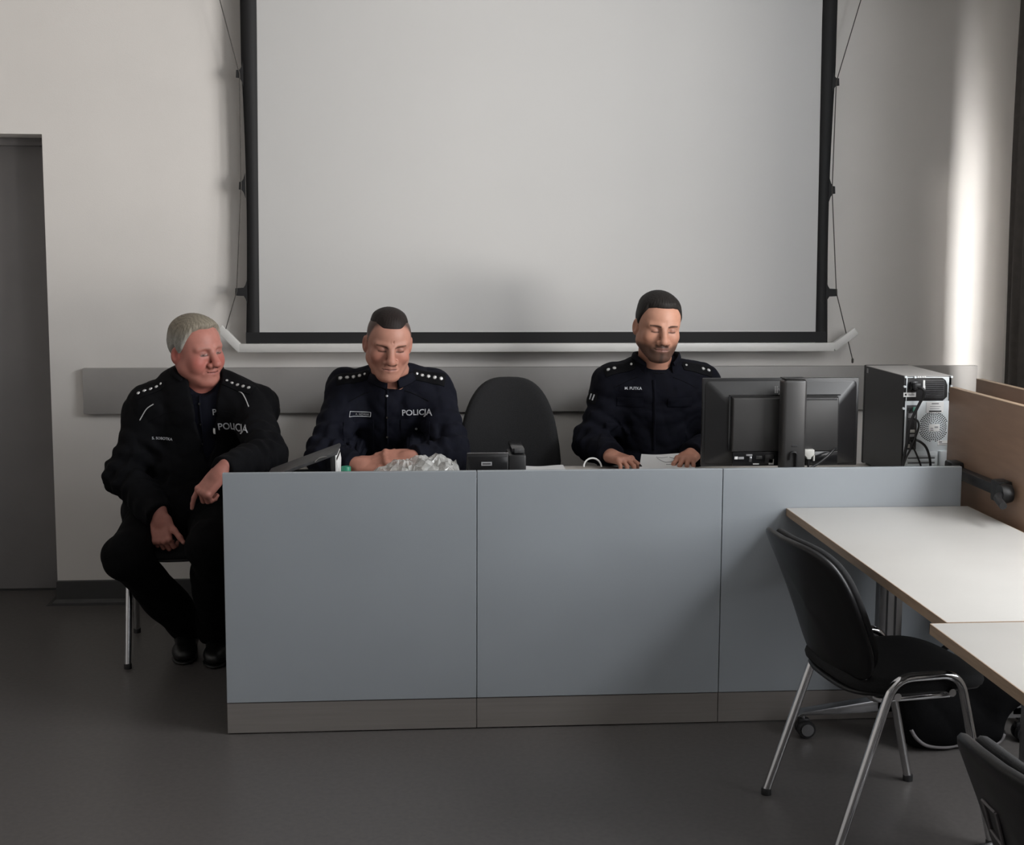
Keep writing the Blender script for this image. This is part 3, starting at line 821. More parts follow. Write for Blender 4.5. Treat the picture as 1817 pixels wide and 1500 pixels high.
def grid_me(w, h, th, mt, nu=10, nv=6, name='patch', taper=0, point=0):
    bm = bmesh.new()
    V = {}
    for k, z in ((0, -.002), (1, th)):
        for i in range(nu+1):
            for j in range(nv+1):
                u = (i/nu-.5)*w; v = (j/nv-.5)*h*(1-taper*(i/nu))
                if point and i == nu: u += point*w*(1-abs(j/nv-.5)*2)
                edge = i in (0, nu) or j in (0, nv)
                V[k, i, j] = bm.verts.new((u, v, z if not (k and edge) else th*.55))
    for i in range(nu):
        for j in range(nv):
            bm.faces.new([V[1, i, j], V[1, i+1, j], V[1, i+1, j+1], V[1, i, j+1]])
            bm.faces.new([V[0, i, j+1], V[0, i+1, j+1], V[0, i+1, j], V[0, i, j]])
    for i in range(nu):
        for j in (0, nv):
            f = [V[0, i, j], V[0, i+1, j], V[1, i+1, j], V[1, i, j]]; bm.faces.new(f if j == 0 else f[::-1])
    for j in range(nv):
        for i in (0, nu):
            f = [V[0, i, j], V[0, i, j+1], V[1, i, j+1], V[1, i, j]]; bm.faces.new(f[::-1] if i == 0 else f)
    bmesh.ops.recalc_face_normals(bm, faces=bm.faces[:])
    return bm_mesh(bm, name, mt, .9)
def star_me(r, mt='star', th=.0022, n=8):
    V = []; F = []
    for k in range(2*n):
        a = pi*k/n; rr = r if k % 2 == 0 else r*.62; V.append((rr*math.cos(a), rr*math.sin(a), 0))
    V += [(v[0]*.75, v[1]*.75, th) for v in V[:2*n]]; V.append((0, 0, th*1.4))
    for k in range(2*n):
        j = (k+1) % (2*n); F.append((k, j, 2*n+j, 2*n+k)); F.append((2*n+k, 2*n+j, 4*n))
    return mesh('star', V, F, mt)
def finer(me, cuts=1, ln=.006):
    bm = bmesh.new(); bm.from_mesh(me); bmesh.ops.triangulate(bm, faces=bm.faces[:])
    for _ in range(cuts):
        es = [e for e in bm.edges if e.calc_length() > ln]
        if es: bmesh.ops.subdivide_edges(bm, edges=es, cuts=1)
    bm.to_mesh(me); bm.free(); return me
def ring_strip(name, ctr, fwd, upv, rows, a0, mt, parent, n=48, thick=.004, bend=None):
    """open band round a neck; rows = [(ra, rb, height, yshift)], front gap half-angle a0 (deg)"""
    f = nrm(fwd); u = nrm(upv); r = np.cross(f, u); V, F = [], []
    for (ra, rb, hgt, sh) in rows:
        for i in range(n+1):
            t = i/n; a = math.radians(a0)+(2*pi-2*math.radians(a0))*t
            dz = bend(a, hgt) if bend else 0
            V.append(V3(*ctr)+r*ra*math.sin(a)+f*(rb*math.cos(a)+sh)+u*(hgt+dz))
    m = len(rows)
    for j in range(m-1):
        for i in range(n): k = j*(n+1)+i; F.append((k, k+1, k+n+2, k+n+1))
    o = link(name, mesh(name, V, F, mt, True), parent)
    md = o.modifiers.new('t', 'SOLIDIFY'); md.thickness = thick; md.offset = 0
    sb = o.modifiers.new('s', 'SUBSURF'); sb.levels = 1; sb.render_levels = 1
    return o

# ------------------------------------------------------------------ people
def torso(S_, J, g, k=.06):
    """clothed trunk grown g metres over the body"""
    lat = nrm(V3(*J['sr'])-V3(*J['sl'])); axis = nrm(V3(*J['neck'])-V3(*J['hip'])); fr = nrm(np.cross(axis, lat))
    if fr[1] > 0: fr = -fr
    up_ = np.cross(lat, fr); up_ = up_ if up_[2] > 0 else -up_
    R = np.stack([lat, fr, up_], 1)
    hip, neck = V3(*J['hip']), V3(*J['neck']); ch = hip+(neck-hip)*.68; be = hip+(neck-hip)*.33
    b = J.get('bulk', 1.0)
    S_.ell(hip+V3(0, 0, .02), (.165*b+g, .125*b+g, .12+g), R, k)
    S_.ell(be+fr*.012, (.158*b+g, (.118*b+J.get('belly', 0))+g, .15+g), R, k)
    S_.ell(ch, (.168*b+g, .112*b+g, .165+g), R, k)
    for s in ('sl', 'sr'):
        sh = V3(*J[s]); S_.cone(ch+(sh-ch)*.35+up_*.05, sh, .085*b+g, .056*b+g, k)
        S_.cone(neck-up_*.01, sh+up_*.005, .04+g, .045*b+g, .05)
    return R, ch, be
def make_person(q):
    J = q['J']; root = thing('person', q['label'], 'person', q['base'], 'police officers at the counter desk')
    R = head_frame(*q['face']); o, sc = V3(*q['head']), q['hs']
    # body: one continuous skin mesh, head to hands
    B_ = Sdf(.0027)
    nk = V3(*J['neck']); hp = V3(*J['hip']); B_.cone(nk, nk+(hp-nk)*.5, .05, .06, .02)
    for s in 'lr': B_.cone(nk-V3(0, 0, .02), J['s'+s], .045, .042, .02)
    w = lambda *a: o+R@(V3(*a)*sc)
    head(B_, o, R, sc, q)
    B_.cone(w(0, -.028, -.045), nk-V3(0, 0, .03), .052*sc*q.get('nw', 1), .060*sc*q.get('nw', 1), .03)
    for s in ('l', 'r'):
        B_.cone(J['s'+s], J['e'+s], .036, .03, .02); B_.cone(J['e'+s], J['w'+s], .03, .025, .02)
    tips = []
    for s in ('l', 'r'):
        h = q['hand_'+s]; tips += hand(B_, J['w'+s], h['f'], h['n'], s == 'r', h['c'], h.get('spread', .1), h.get('thumb', (.75, .55, -.25)), h.get('tc', 20), q.get('handscale', 1.04))
    Vb, Fb = B_.mesh(); cb = skin_cols(Vb, o, R, sc, q)
    dh = np.minimum(np.linalg.norm(Vb-V3(*J['wl']), axis=1), np.linalg.norm(Vb-V3(*J['wr']), axis=1))
    hw = (1-sstep(dh, .17, .24))[:, None]; cb = cb*(1-hw)+np.array(q.get('handskin', q['skin']))*hw
    for b, d, n in tips:    # nails
        L = Vb-(b+n*.005); wn = np.exp(-((np.linalg.norm(L, axis=1)/.0052)**4))*((L@n) > -.001)
        cb = cb*(1-.35*wn[:, None])+np.array([.55, .36, .30])*.35*wn[:, None]
    body = link('body', np_mesh('body', Vb, Fb, 'skin', cb), root)
    Vh, Fh, chh = make_hair(o, R, sc, q)
    link('hair', np_mesh('hair', Vh, Fh, 'hair', chh), root, q.get('hairlabel'))
    # jacket / shirt
    g = q['grow']; T = Sdf(q.get('vox', .0058))
    Rt, ch, be = torso(T, J, g)
    for s in ('l', 'r'):
        a, e, wv = V3(*J['s'+s]), V3(*J['e'+s]), V3(*J['w'+s])
        ss = q.get('sleeve', 1.0)
        T.cone(a, e, .062*ss, .056*ss, .045); T.cone(e, wv-(wv-e)*.06, .056*ss, .040*ss, .03)
        c1 = wv-(wv-e)/np.linalg.norm(wv-e)*.045; c2 = wv-(wv-e)/np.linalg.norm(wv-e)*.012
        T.cone(c1, c2, .037*ss, .038*ss, .006)
    if 'extra' in q: q['extra'](T)
    fo = [folds(q.get('famp', .004), q['seed']), folds(q.get('famp', .004)*.5, q['seed']+5, 1.8)]
    for s in ('l', 'r'):
        fo.append(ringfolds(J['s'+s], J['e'+s], .0055, 120, .4, 1.1)); fo.append(ringfolds(J['e'+s], J['w'+s], .0055, 130, -.15, .65))
    up_ = Rt[:, 2]
    neck_c, neck_a = nk+V3(*q.get('neckcut', (0, 0, 0))), nrm(V3(*q.get('neckdir', (0, -.25, 1))))
    for f_ in q.get('cuts', []): f_(T)
    hems = {s: (V3(*J['w'+s]), nrm(V3(*J['w'+s])-V3(*J['e'+s]))) for s in 'lr'}
    def post(p, d):
        for f_ in fo: d = d+f_(p)
        for s in 'lr':      # cuffs end cleanly
            wp, wd = hems[s]; t = (p-wp)@wd; rr = np.linalg.norm(p-wp-t[:, None]*wd, axis=1)
            d = np.where((rr < .075) & (t > -.06) & (t < .25), np.maximum(d, np.where(t > -.012, t+.004, d)), d)
        return d
    T.post = post
    Vj, Fj = T.mesh()
    gar = link(q['garment'], np_mesh(q['garment'], Vj, Fj, q['gmat']), root, q.get('garlabel'))
    bv = bvh_of(Vj, Fj)
    # trousers and shoes
    P_ = Sdf(.007)
    hip = V3(*J['hip']); P_.ell(hip+V3(0, 0, -.01), (.17, .14, .115), Rt, .05)
    for s in ('l', 'r'):
        h_ = hip+V3(*q['hipoff'])*(1 if s == 'l' else -1); kn, an = V3(*J['k'+s]), V3(*J['a'+s])
        P_.cone(h_, kn, .098, .075, .04); P_.cone(kn, an, .076, .072, .03)
    pf = [folds(.008, q['seed']+9)]
    P_.post = lambda p, d: np.maximum(d+pf[0](p), .5*(.0-p[:, 2]+.05))
    Vp, Fp = P_.mesh(); link('trousers', np_mesh('trousers', Vp, Fp, 'trousers'), root)
    for s in ('l', 'r'):
        an = V3(*J['a'+s]); t = nrm(V3(*J['t'+s])); sd = np.cross(t, V3(0, 0, 1)); z0 = an[2]
        Rs = np.stack([sd, t, V3(0, 0, 1)], 1); gz = V3(an[0], an[1], 0)
        H_ = Sdf(.0055)
        H_.cone(an+V3(0, 0, .03), gz-t*.02+V3(0, 0, .055), .048, .046, .02)
        H_.ell(gz+t*.0+V3(0, 0, .045), (.042, .075, .045), Rs, .03); H_.ell(gz+t*.12+V3(0, 0, .035), (.049, .085, .036), Rs, .04)
        H_.post = lambda p, d: np.maximum(d, .012-p[:, 2])
        Vs, Fs = H_.mesh(); sh = link('shoe', np_mesh('shoe', Vs, Fs, 'shoe'), root)
        L_ = Sdf(.0055); L_.rbox(gz+t*.0+V3(0, 0, .008), (.040, .078, .0085), .006, Rs, .02); L_.ell(gz+t*.12+V3(0, 0, .008), (.050, .088, .010), Rs, .02)
        L_.post = lambda p, d: np.maximum(np.maximum(d, p[:, 2]-.016), .0005-p[:, 2])
        Vs, Fs = L_.mesh(); link('sole', np_mesh('sole', Vs, Fs, 'shoe'), sh)
    return dict(root=root, gar=gar, bv=bv, R=Rt, ch=ch, be=be, J=J, up=up_, w=w, head=R, yf=q['yf'])
def epaulette(pn, s, q, nstar=4, L=.125, Wd=.052, t0=.06, sr=.0085):
    """shoulder slip with rank stars, running from the sleeve head to the collar"""
    sh, nk = V3(*pn['J']['s'+s]), V3(*pn['J']['neck'])
    d = nk-sh; d = d-pn['up']*(d@pn['up'])*.35; U = nrm(d); Dn = -nrm(pn['up']-U*(pn['up']@U)-V3(0, q.get('eptilt', .35), 0)*1.0)
    Dn = nrm(Dn-U*(Dn@U)); Vv = np.cross(Dn, U)
    O_ = sh+U*(t0)-Dn*.05
    me = grid_me(L, Wd, .004, q['epmat'], 14, 8, 'epaulette', .12, .08)
    e = link('epaulette', project(pn['bv'], me, O_, Dn, U, Vv, .001), pn['gar'])
    for k in range(nstar):
        st = star_me(sr); st.transform(Matrix.Translation((-.042+k*.024, 0, 0)))
        link('rank_star', project(pn['bv'], st, O_, Dn, U, Vv, .0055), pn['gar'])
    b = lathe_me([(.001, 0), (.005, 0), (.0045, .0022), (.001, .003)], 'star', (.052, 0, 0), 10)
    link('epaulette_button', project(pn['bv'], b, O_, Dn, U, Vv, .0055), pn['gar'])
def front_patch(pn, name, x, z, w, h, mt, th=.002, rot=0, off=.0012, label=None, nu=10, nv=5):
    """rectangle lying on the front of a garment at world x, z"""
    U = V3(math.cos(rot), 0, math.sin(rot)); Vv = V3(-math.sin(rot), 0, math.cos(rot))
    return link(name, project(pn['bv'], grid_me(w, h, th, mt, nu, nv, name), V3(x, pn['yf'], z), V3(0, 1, 0), U, Vv, off, .4), pn['gar'], label)
def front_text(pn, s, x, z, size, mt, rot=0, off=.0035, name='lettering', bold=.0, spacing=1.0, label=None):
    me = text_me(s, size, mt, .0004, name, spacing, bold); finer(me, 2, .008)
    U = V3(math.cos(rot), 0, math.sin(rot)); Vv = V3(-math.sin(rot), 0, math.cos(rot))
    return link(name, project(pn['bv'], me, V3(x, pn['yf'], z), V3(0, 1, 0), U, Vv, off, .4), pn['gar'], label)
def path_patch(pn, name, pts, rad, mt, flat=.5, parent=None):
    """cord or seam lying on the front of the garment; pts in world (x, z)"""
    out = []
    for u, v in spline([(a, b, 0) for a, b in pts], 6)[:, :2]:
        hit, n, _, _ = pn['bv'].ray_cast(Vector((u, pn['yf']-.2, v)), Vector((0, 1, 0)), .8)
        if hit is not None: out.append(np.array(hit)+V3(0, -1, 0)*rad*.4)
    return link(name, tube_me(out, rad, mt, 6, name=name), pn['gar'] if parent is None else parent)
def front_button(pn, x, z, mt='black_gloss', r=.0055, name='button'):
    b = lathe_me([(.001, 0), (r, 0), (r*.9, .002), (.001, .0025)], mt, (0, 0, 0), 10)
    return link(name, project(pn['bv'], b, V3(x, pn['yf'], z), V3(0, 1, 0), V3(1, 0, 0), V3(0, 0, 1), .004, .4), pn['gar'])
GREY_HAIR = dict(line=([0, 22, 40, 52, 66, 80, 92, 112, 135, 180], [.088, .089, .080, .056, .016, -.012, .022, .0, -.05, -.065]), side=.009, top=.015, fade=.018)
CREW_TOP = dict(line=([0, 20, 36, 50, 75, 100, 130, 180], [.074, .074, .082, .086, .080, .076, .066, .055]), side=.004, top=.0090, fade=.035)
SHORT_DARK = dict(line=([0, 22, 42, 56, 68, 80, 93, 112, 135, 180], [.082, .082, .076, .046, .018, -.008, .022, .0, -.045, -.06]), side=.005, top=.0135, fade=.02)
mats_q = {}
# ---- man on the left, white-haired, seated at the end of the desk
def m1_cut(T):
    def fn(p):
        q = (p-V3(-.215, .90, .90)); u = q[:, 0]*.99-q[:, 1]*-.12; v = q[:, 2]
        wv = np.interp(v, [-.40, -.14, -.06, .05, .13, .2], [.0, .012, .030, .048, .058, .075])
        return np.maximum(np.abs(u-.015-.12*np.clip(-v, 0, .3)*.6)-wv, q[:, 1]+.02)
    T.add(fn, (-.5, .5, .45), (.15, .92, 1.2), .006, 's')
def m1_extra(T):
    T.ell((-.285, 1.0, .60), (.215, .185, .15), None, .06)
    T.ell((-.50, 1.03, .535), (.06, .075, .10), None, .05)
    T.cone((-.36, .80, .60), (-.30, .82, .55), .07, .06, .05)
q1 = dict(
    label='seated man with white hair in black jacket turning his head to the right', base=(-.28, 1.0, 0), yf=.76,
    J=dict(hip=(-.285, 1.03, .585), neck=(-.222, .91, 1.085), sl=(-.012, .865, .975), sr=(-.418, .925, .955), el=(.068, .60, .828), wl=(-.062, .375, .812),
           er=(-.505, .845, .715), wr=(-.338, .675, .592), kl=(-.135, .55, .505), kr=(-.455, .61, .455), al=(-.165, .86, .10), ar=(-.295, .91, .11),
           tl=(.1, -1, 0), tr=(.12, -1, 0), bulk=1.10, belly=.03),
    head=(-.225, .875, 1.200), face=(47, 3, -5), hs=1.09, jaw=1.08, double=1, cheeks=1, bags=1, folds=1, nose=1.12, smile=.003, nw=1.15,
    skin=(.43, .178, .140), red=(.40, .085, .070), flush=.75, lip=(.36, .11, .095), browcol=(.34, .20, .16), brow=.4, browz=.0215, open=.004,
    handskin=(.40, .165, .13), haircol=(.30, .29, .262), hair2=(.22, .193, .150), hairstyle=GREY_HAIR, hairlabel='short white-grey hair',
    hand_l=dict(f=(-.62, -.25, -.74), n=(-.45, -.62, .62), c=[(20, 14, 8), (62, 70, 40), (66, 75, 45), (68, 75, 45)], thumb=(.8, .2, -.5), tc=10),
    hand_r=dict(f=(.12, -.28, -.95), n=(-.30, -.93, .20), c=[(42, 60, 35), (48, 65, 40), (50, 65, 40), (52, 65, 40)], thumb=(.80, .62, .10), tc=5),
    grow=.022, sleeve=1.18, garment='jacket', gmat='black_cloth', garlabel='open black uniform jacket', famp=.010, seed=3, extra=m1_extra, cuts=[m1_cut], hipoff=(.085, 0, -.02), epmat='black_cloth', eptilt=.6)
# ---- man in the middle, looking down, arms on the desk
q2 = dict(
    label='seated man with dark crew cut in navy shirt looking down at the desk', base=(.56, 1.0, 0), yf=.66,
    J=dict(hip=(.555, 1.03, .59), neck=(.530, .755, 1.118), sl=(.690, .800, 1.045), sr=(.362, .800, 1.047), el=(.755, .605, .822), wl=(.605, .485, .838),
           er=(.285, .605, .822), wr=(.405, .50, .812), kl=(.70, .58, .52), kr=(.40, .58, .52), al=(.72, .60, .10), ar=(.40, .60, .10), tl=(.1, -1, 0), tr=(-.1, -1, 0), bulk=1.10, belly=.02),
    head=(.520, .655, 1.243), face=(8, 12, 3), hs=1.06, jaw=.95, furrow=1, frown=.0105, folds=1, nw=1.18, nose=1.12, browt=.0046,
    skin=(.42, .205, .150), red=(.40, .13, .095), flush=.5, lip=(.40, .17, .14), browcol=(.10, .05, .035), brow=.95, browz=.0160, browin=-.0075,
    handskin=(.40, .18, .13), haircol=(.014, .009, .008), hairstyle=CREW_TOP, hairlabel='dark crew cut', buzz=.88,
    buzzline=([0, 25, 45, 58, 75, 95, 130, 180], [.080, .080, .060, .022, -.006, .006, -.03, -.05]),
    hand_l=dict(f=(-.97, -.02, -.02), n=(0, -.55, .83), c=[(22, 30, 20), (25, 32, 20), (28, 34, 22), (30, 36, 22)], thumb=(.7, .5, -.2)),
    hand_r=dict(f=(.96, -.25, -.02), n=(.05, -.6, .8), c=[(20, 30, 20), (22, 30, 20), (24, 30, 20), (26, 30, 20)], thumb=(.8, .35, .1)),
    grow=.006, sleeve=1.06, garment='shirt', gmat='navy_shirt', garlabel='navy uniform shirt', famp=.0095, seed=11, hipoff=(.085, 0, -.02), epmat='black_cloth', eptilt=.6)
# ---- man on the right, bearded, reading
q3 = dict(
    label='seated man with short dark hair and stubble beard reading papers beside the monitor', base=(1.6, 1.0, 0), yf=.84,
    J=dict(hip=(1.60, 1.09, .59), neck=(1.585, .955, 1.125), sl=(1.768, .985, 1.038), sr=(1.420, .985, 1.040), el=(1.850, .90, .822), wl=(1.685, .715, .800),
           er=(1.325, .905, .825), wr=(1.372, .715, .800), kl=(1.74, .62, .52), kr=(1.44, .62, .52), al=(1.75, .62, .10), ar=(1.43, .62, .10), tl=(.05, -1, 0), tr=(-.1, -1, 0), bulk=1.14, belly=.015),
    head=(1.576, .865, 1.293), face=(4, 8, 3), hs=1.08, jaw=1.0, furrow=1, frown=.0135, nw=1.1, folds=1, nose=1.05, browt=.0044,
    skin=(.44, .225, .155), red=(.41, .165, .11), flush=.3, lip=(.36, .17, .14), browcol=(.035, .02, .015), brow=.95, browz=.0165, browin=-.0012,
    beard=1.0, beardcol=(.035, .020, .016), handskin=(.42, .20, .14), haircol=(.012, .010, .009), hairstyle=SHORT_DARK, hairlabel='short dark hair',
    buzz=.75, buzzline=([0, 22, 42, 56, 68, 80, 93, 112, 135, 180], [.085, .085, .078, .045, .014, -.014, .018, -.01, -.05, -.065]),
    hand_l=dict(f=(-.42, -.90, -.05), n=(-.1, -.25, 1), c=[(20, 48, 30), (22, 50, 30), (24, 50, 30), (28, 52, 30)], thumb=(.75, .5, -.3), spread=.3),
    hand_r=dict(f=(.45, -.88, -.05), n=(.1, -.25, 1), c=[(22, 45, 30), (24, 46, 30), (26, 46, 30), (28, 48, 30)], thumb=(.8, .55, -.2), spread=.3),
    grow=.014, sleeve=1.12, garment='jacket', gmat='navy', garlabel='navy uniform jacket', famp=.0095, seed=21, hipoff=(.085, 0, -.02), epmat='black_cloth', eptilt=.6)

def build_people():
    # left man
    p = make_person(q1); g = p['gar']
    S_ = Sdf(.006); torso(S_, p['J'], .006); S_.ell(V3(*q1['J']['neck'])+V3(.028, -.092, .0), (.052, .05, .055), None, .01, 's'); f1 = folds(.003, 77); S_.post = lambda a, d: d+f1(a)
    V, F = S_.mesh(); sh = link('shirt', np_mesh('shirt', V, F, 'navy_shirt'), p['root'], 'navy shirt under the open jacket')
    nk = V3(*q1['J']['neck'])
    ring_strip('collar', nk+V3(-.005, -.008, -.04), (.25, -1, 0), (0, -.12, 1), [(.096, .090, 0, 0), (.088, .086, .04, -.002), (.090, .088, .085, -.004), (.098, .094, .098, -.004), (.106, .102, .07, -.004)], 38, 'black_cloth', g, bend=lambda a, h: -.7*h*max(0, math.cos(a))**2)
    ring_strip('shirt_collar', nk+V3(0, -.01, -.045), (.25, -1, 0), (0, -.15, 1), [(.074, .074, 0, 0), (.071, .072, .03, -.002), (.073, .074, .042, -.002), (.082, .088, .022, 0)], 22, 'navy_shirt', sh, bend=lambda a, h: -.7*h*max(0, math.cos(a))**2-.02*max(0, math.cos(a))**3)
    for s in 'lr': epaulette(p, s, q1, 4, .12, .05, .055, .0078)
    front_text(p, 'POLICJA', -.068, .918, .037, 'silver_print', rot=.09, bold=.0004)
    front_text(p, 'S. SOBOTKA', -.352, .864, .0145, 'silver_print', rot=-.06, bold=.0002, name='name_tape')
    path_patch(p, 'white_piping', [(-.09, 1.075), (-.063, 1.055), (-.037, 1.040), (-.01, .997)], .0022, 'white_piping')
    path_patch(p, 'white_piping', [(-.38, .999), (-.408, .979), (-.435, .936)], .0022, 'white_piping')
    for sx in (1, -1): path_patch(p, 'chest_seam', [(-.2+sx*.08, .975), (-.2+sx*.13, .965), (-.2+sx*.2, .93)], .0018, 'black_cloth')
    p2_ = dict(p); p2_['bv'] = bvh_of(V, F); p2_['gar'] = sh
    front_text(p2_, 'POLICJA', -.098, .971, .032, 'silver_print', rot=.06, bold=.0003)
    path_patch(p2_, 'placket', [(-.205, 1.03), (-.20, .93), (-.195, .78)], .004, 'navy_shirt')
    for v in (1.0, .92, .84): front_button(p2_, -.203, v)
    front_patch(p, 'zip_pull', -.150, .895, .006, .022, 'sticker', .003, nu=2, nv=4, label='white zip pull')
    # middle man
    p = make_person(q2); g = p['gar']; nk = V3(*q2['J']['neck'])
    ring_strip('collar', nk+V3(0, -.012, -.03), (.05, -1, -.1), (0, -.40, 1), [(.076, .074, 0, 0), (.073, .072, .03, 0), (.076, .074, .046, -.002), (.088, .089, .040, .0), (.100, .101, .012, .002)], 14, 'navy_shirt', g, bend=lambda a, h: -.022*max(0, math.cos(a))**3*(1 if h < .03 else .6))
    for s in 'lr': epaulette(p, s, q2, 4, .12, .052, .045, .0088)
    front_text(p, 'POLICJA', .625, .977, .031, 'silver_print', rot=.03, bold=.0004)
    x0, z0 = .412, .972
    for (u, v, w, h) in ((0, .0085, .078, .0016), (0, -.0085, .078, .0016), (-.039, 0, .0016, .018), (.039, 0, .0016, .018)):
        front_patch(p, 'name_tape_border', x0+u, z0+v-.07*u, w, h, 'silver_print', .001, -.07, .003, nu=6, nv=2)
    front_text(p, 'A. NOWAK', x0+.008, z0-.001, .0105, 'grey_print', -.07, name='name_tape')
    for cx in (.407, .618):
        front_patch(p, 'pocket_flap', cx, .928, .11, .042, 'navy_shirt', .004, nu=12, nv=5)
        front_patch(p, 'chest_pocket', cx, .868, .105, .10, 'navy_shirt', .0025, off=.0, nu=12, nv=10)
    for sx in (1, -1): path_patch(p, 'yoke_seam', [(.52+sx*.06, 1.06), (.52+sx*.10, 1.045), (.52+sx*.15, 1.02)], .0016, 'black_cloth')
    path_patch(p, 'placket', [(.515, 1.065), (.513, .98), (.512, .85)], .0045, 'navy_shirt')
    for v in (1.042, .96, .88): front_button(p, .512, v, 'steel', .005)
    front_button(p, .622, .912, 'star', .0055, 'pocket_button')
    # right man
    p = make_person(q3); g = p['gar']; nk = V3(*q3['J']['neck'])
    ring_strip('collar', nk+V3(0, -.008, -.035), (.02, -1, 0), (0, -.2, 1), [(.098, .092, 0, 0), (.089, .086, .045, 0), (.089, .086, .092, -.004), (.095, .091, .100, -.004), (.102, .098, .07, -.004)], 36, 'navy', g, bend=lambda a, h: -.6*h*max(0, math.cos(a))**2)
    ring_strip('undershirt_collar', nk+V3(0, -.012, -.045), (.02, -1, 0), (0, -.35, 1), [(.072, .072, 0, 0), (.069, .069, .02, 0), (.066, .066, .03, 0)], 1, 'black_cloth', g)
    for s in 'lr': epaulette(p, s, q3, 2, .12, .052, .045, .0085)
    front_patch(p, 'name_tape_backing', 1.478, 1.046, .10, .024, 'navy', .002)
    front_text(p, 'M. PUTKA', 1.480, 1.046, .0150, 'silver_print', bold=.0003, name='name_tape')
    path_patch(p, 'zip_flap', [(1.563, 1.08), (1.564, .99), (1.567, .90), (1.569, .80)], .006, 'navy')
    for cx in (1.470, 1.668):
        front_patch(p, 'pocket_flap', cx, .99, .10, .035, 'navy', .004, nu=12, nv=5)
    for sx in (1, -1): path_patch(p, 'yoke_seam', [(1.57+sx*.07, 1.09), (1.57+sx*.11, 1.075), (1.57+sx*.16, 1.05)], .0016, 'black_cloth')
    # arm badge on his right sleeve
    a, e = V3(*q3['J']['sr']), V3(*q3['J']['er']); ax = nrm(e-a); D = nrm(V3(.6, .8, 0)); U = nrm(np.cross(ax, D))
    o_ = V3(1.305, .90, 1.0)
    me = grid_me(.05, .05, .002, 'black_cloth', 8, 8); link('sleeve_patch', project(p['bv'], me, o_-D*.05, D, U, ax, .001), g)
    for k in (-1, 1):
        me = grid_me(.006, .026, .0015, 'silver_print', 2, 4); me.transform(Matrix.Translation((k*.008, -.005, 0)))
        link('sleeve_stripe', project(p['bv'], me, o_-D*.05, D, U, ax, .003), g)
build_people()
swivel('black swivel chair under the man with the crew cut', (.56, 1.04, 0), math.radians(-88))
swivel('black swivel chair under the bearded man', (1.60, 1.06, 0), math.radians(-90))

# ------------------------------------------------------------------ computer monitor (seen from behind)
mo = thing('computer_monitor', 'black flat monitor seen from behind on the counter', 'monitor', (1.93, .29, .755))
def taper_me(lo, hi, y0, y1, inset, mt, bev=.004):
    (x0, z0), (x1, z1) = lo, hi
    bm = bmesh.new()
    a = [bm.verts.new(p) for p in ((x0, y1, z0), (x1, y1, z0), (x1, y1, z1), (x0, y1, z1))]
    b = [bm.verts.new(p) for p in ((x0+inset, y0, z0+inset*.6), (x1-inset, y0, z0+inset*.6), (x1-inset, y0, z1-inset), (x0+inset, y0, z1-inset))]
    bm.faces.new(a); bm.faces.new(b)
    for i in range(4): bm.faces.new((a[i], a[(i+1) % 4], b[(i+1) % 4], b[i]))
    bmesh.ops.recalc_face_normals(bm, faces=bm.faces[:])
    if bev: bmesh.ops.bevel(bm, geom=bm.edges[:], offset=bev, segments=3, profile=.5, affect='EDGES')
    return bm_mesh(bm, 'part', mt, .8)
box('panel_bezel', (1.641, .338, .822), (2.211, .356, 1.140), 'monitor', mo, .004)
box('display_glass', (1.651, .3555, .836), (2.201, .3575, 1.131), 'black_gloss', mo)
link('rear_cover', taper_me((1.644, .825), (2.208, 1.137), .300, .338, .085, 'monitor', .012), mo)
link('rear_housing', taper_me((1.734, .880), (2.126, 1.080), .283, .318, .006, 'monitor_grey', .004), mo)
box('housing_groove', (1.728, .297, 1.081), (2.130, .302, 1.085), 'black_gloss', mo); box('housing_groove', (1.7275, .297, .888), (1.7315, .302, 1.083), 'black_gloss', mo)
for k in range(26): box('vent_slot', (1.995+k*.0046, .2818, 1.066), (1.995+k*.0046+.0022, .2832, 1.072), 'ink', mo)
box('connector_bay', (1.742, .286, .832), (2.122, .299, .882), 'black_gloss', mo, .002)
# stand
st = link('stand_column', box_me((1.897, .205, .772), (1.981, .268, 1.148), 'monitor_grey', .012, 3), mo)
box('column_cap', (1.900, .207, 1.1485), (1.978, .266, 1.152), 'black_plastic', st, .001)
box('column_slot', (1.928, .2035, .912), (1.950, .2055, .919), 'ink', st, .001)
tube('cable_clip', rounded([(1.921, .202, .868), (1.924, .198, .895), (1.945, .198, .895), (1.945, .2, .83)], .012), .006, 'black_plastic', st, flat=.6)
box('stand_neck', (1.905, .262, .95), (1.973, .285, 1.03), 'black_plastic', mo, .005)
prism('stand_base', [(1.80, .16), (2.08, .16), (2.10, .19), (2.10, .37), (2.08, .40), (1.80, .40), (1.78, .37), (1.78, .19)], .7555, .772, 'monitor', 'xy', mo, .004)
me = text_me('iiyama', .036, 'light_print', .0006, 'logo', .95, .0006); me.transform(Matrix.Translation((1.932, .2985, 1.102)) @ Matrix.Rotation(pi/2, 4, 'X')); lo_ = link('brand_lettering', me, mo)
for (x, z, w, h, mt) in ((1.748, .860, .012, .010, 'sticker'), (1.762, .860, .020, .009, 'grey_print'), (1.790, .872, .022, .006, 'grey_print'), (1.800, .850, .010, .02, 'steel'), (1.826, .860, .022, .012, 'monitor_grey'), (1.815, .841, .022, .004, 'sticker'), (1.858, .846, .03, .03, 'monitor_grey'), (1.872, .840, .018, .020, 'sticker')):
    box('port' if mt != 'sticker' else 'port_label', (x, .2835, z-.004), (x+w, .2868, z+h-.004), mt, mo, .0008)
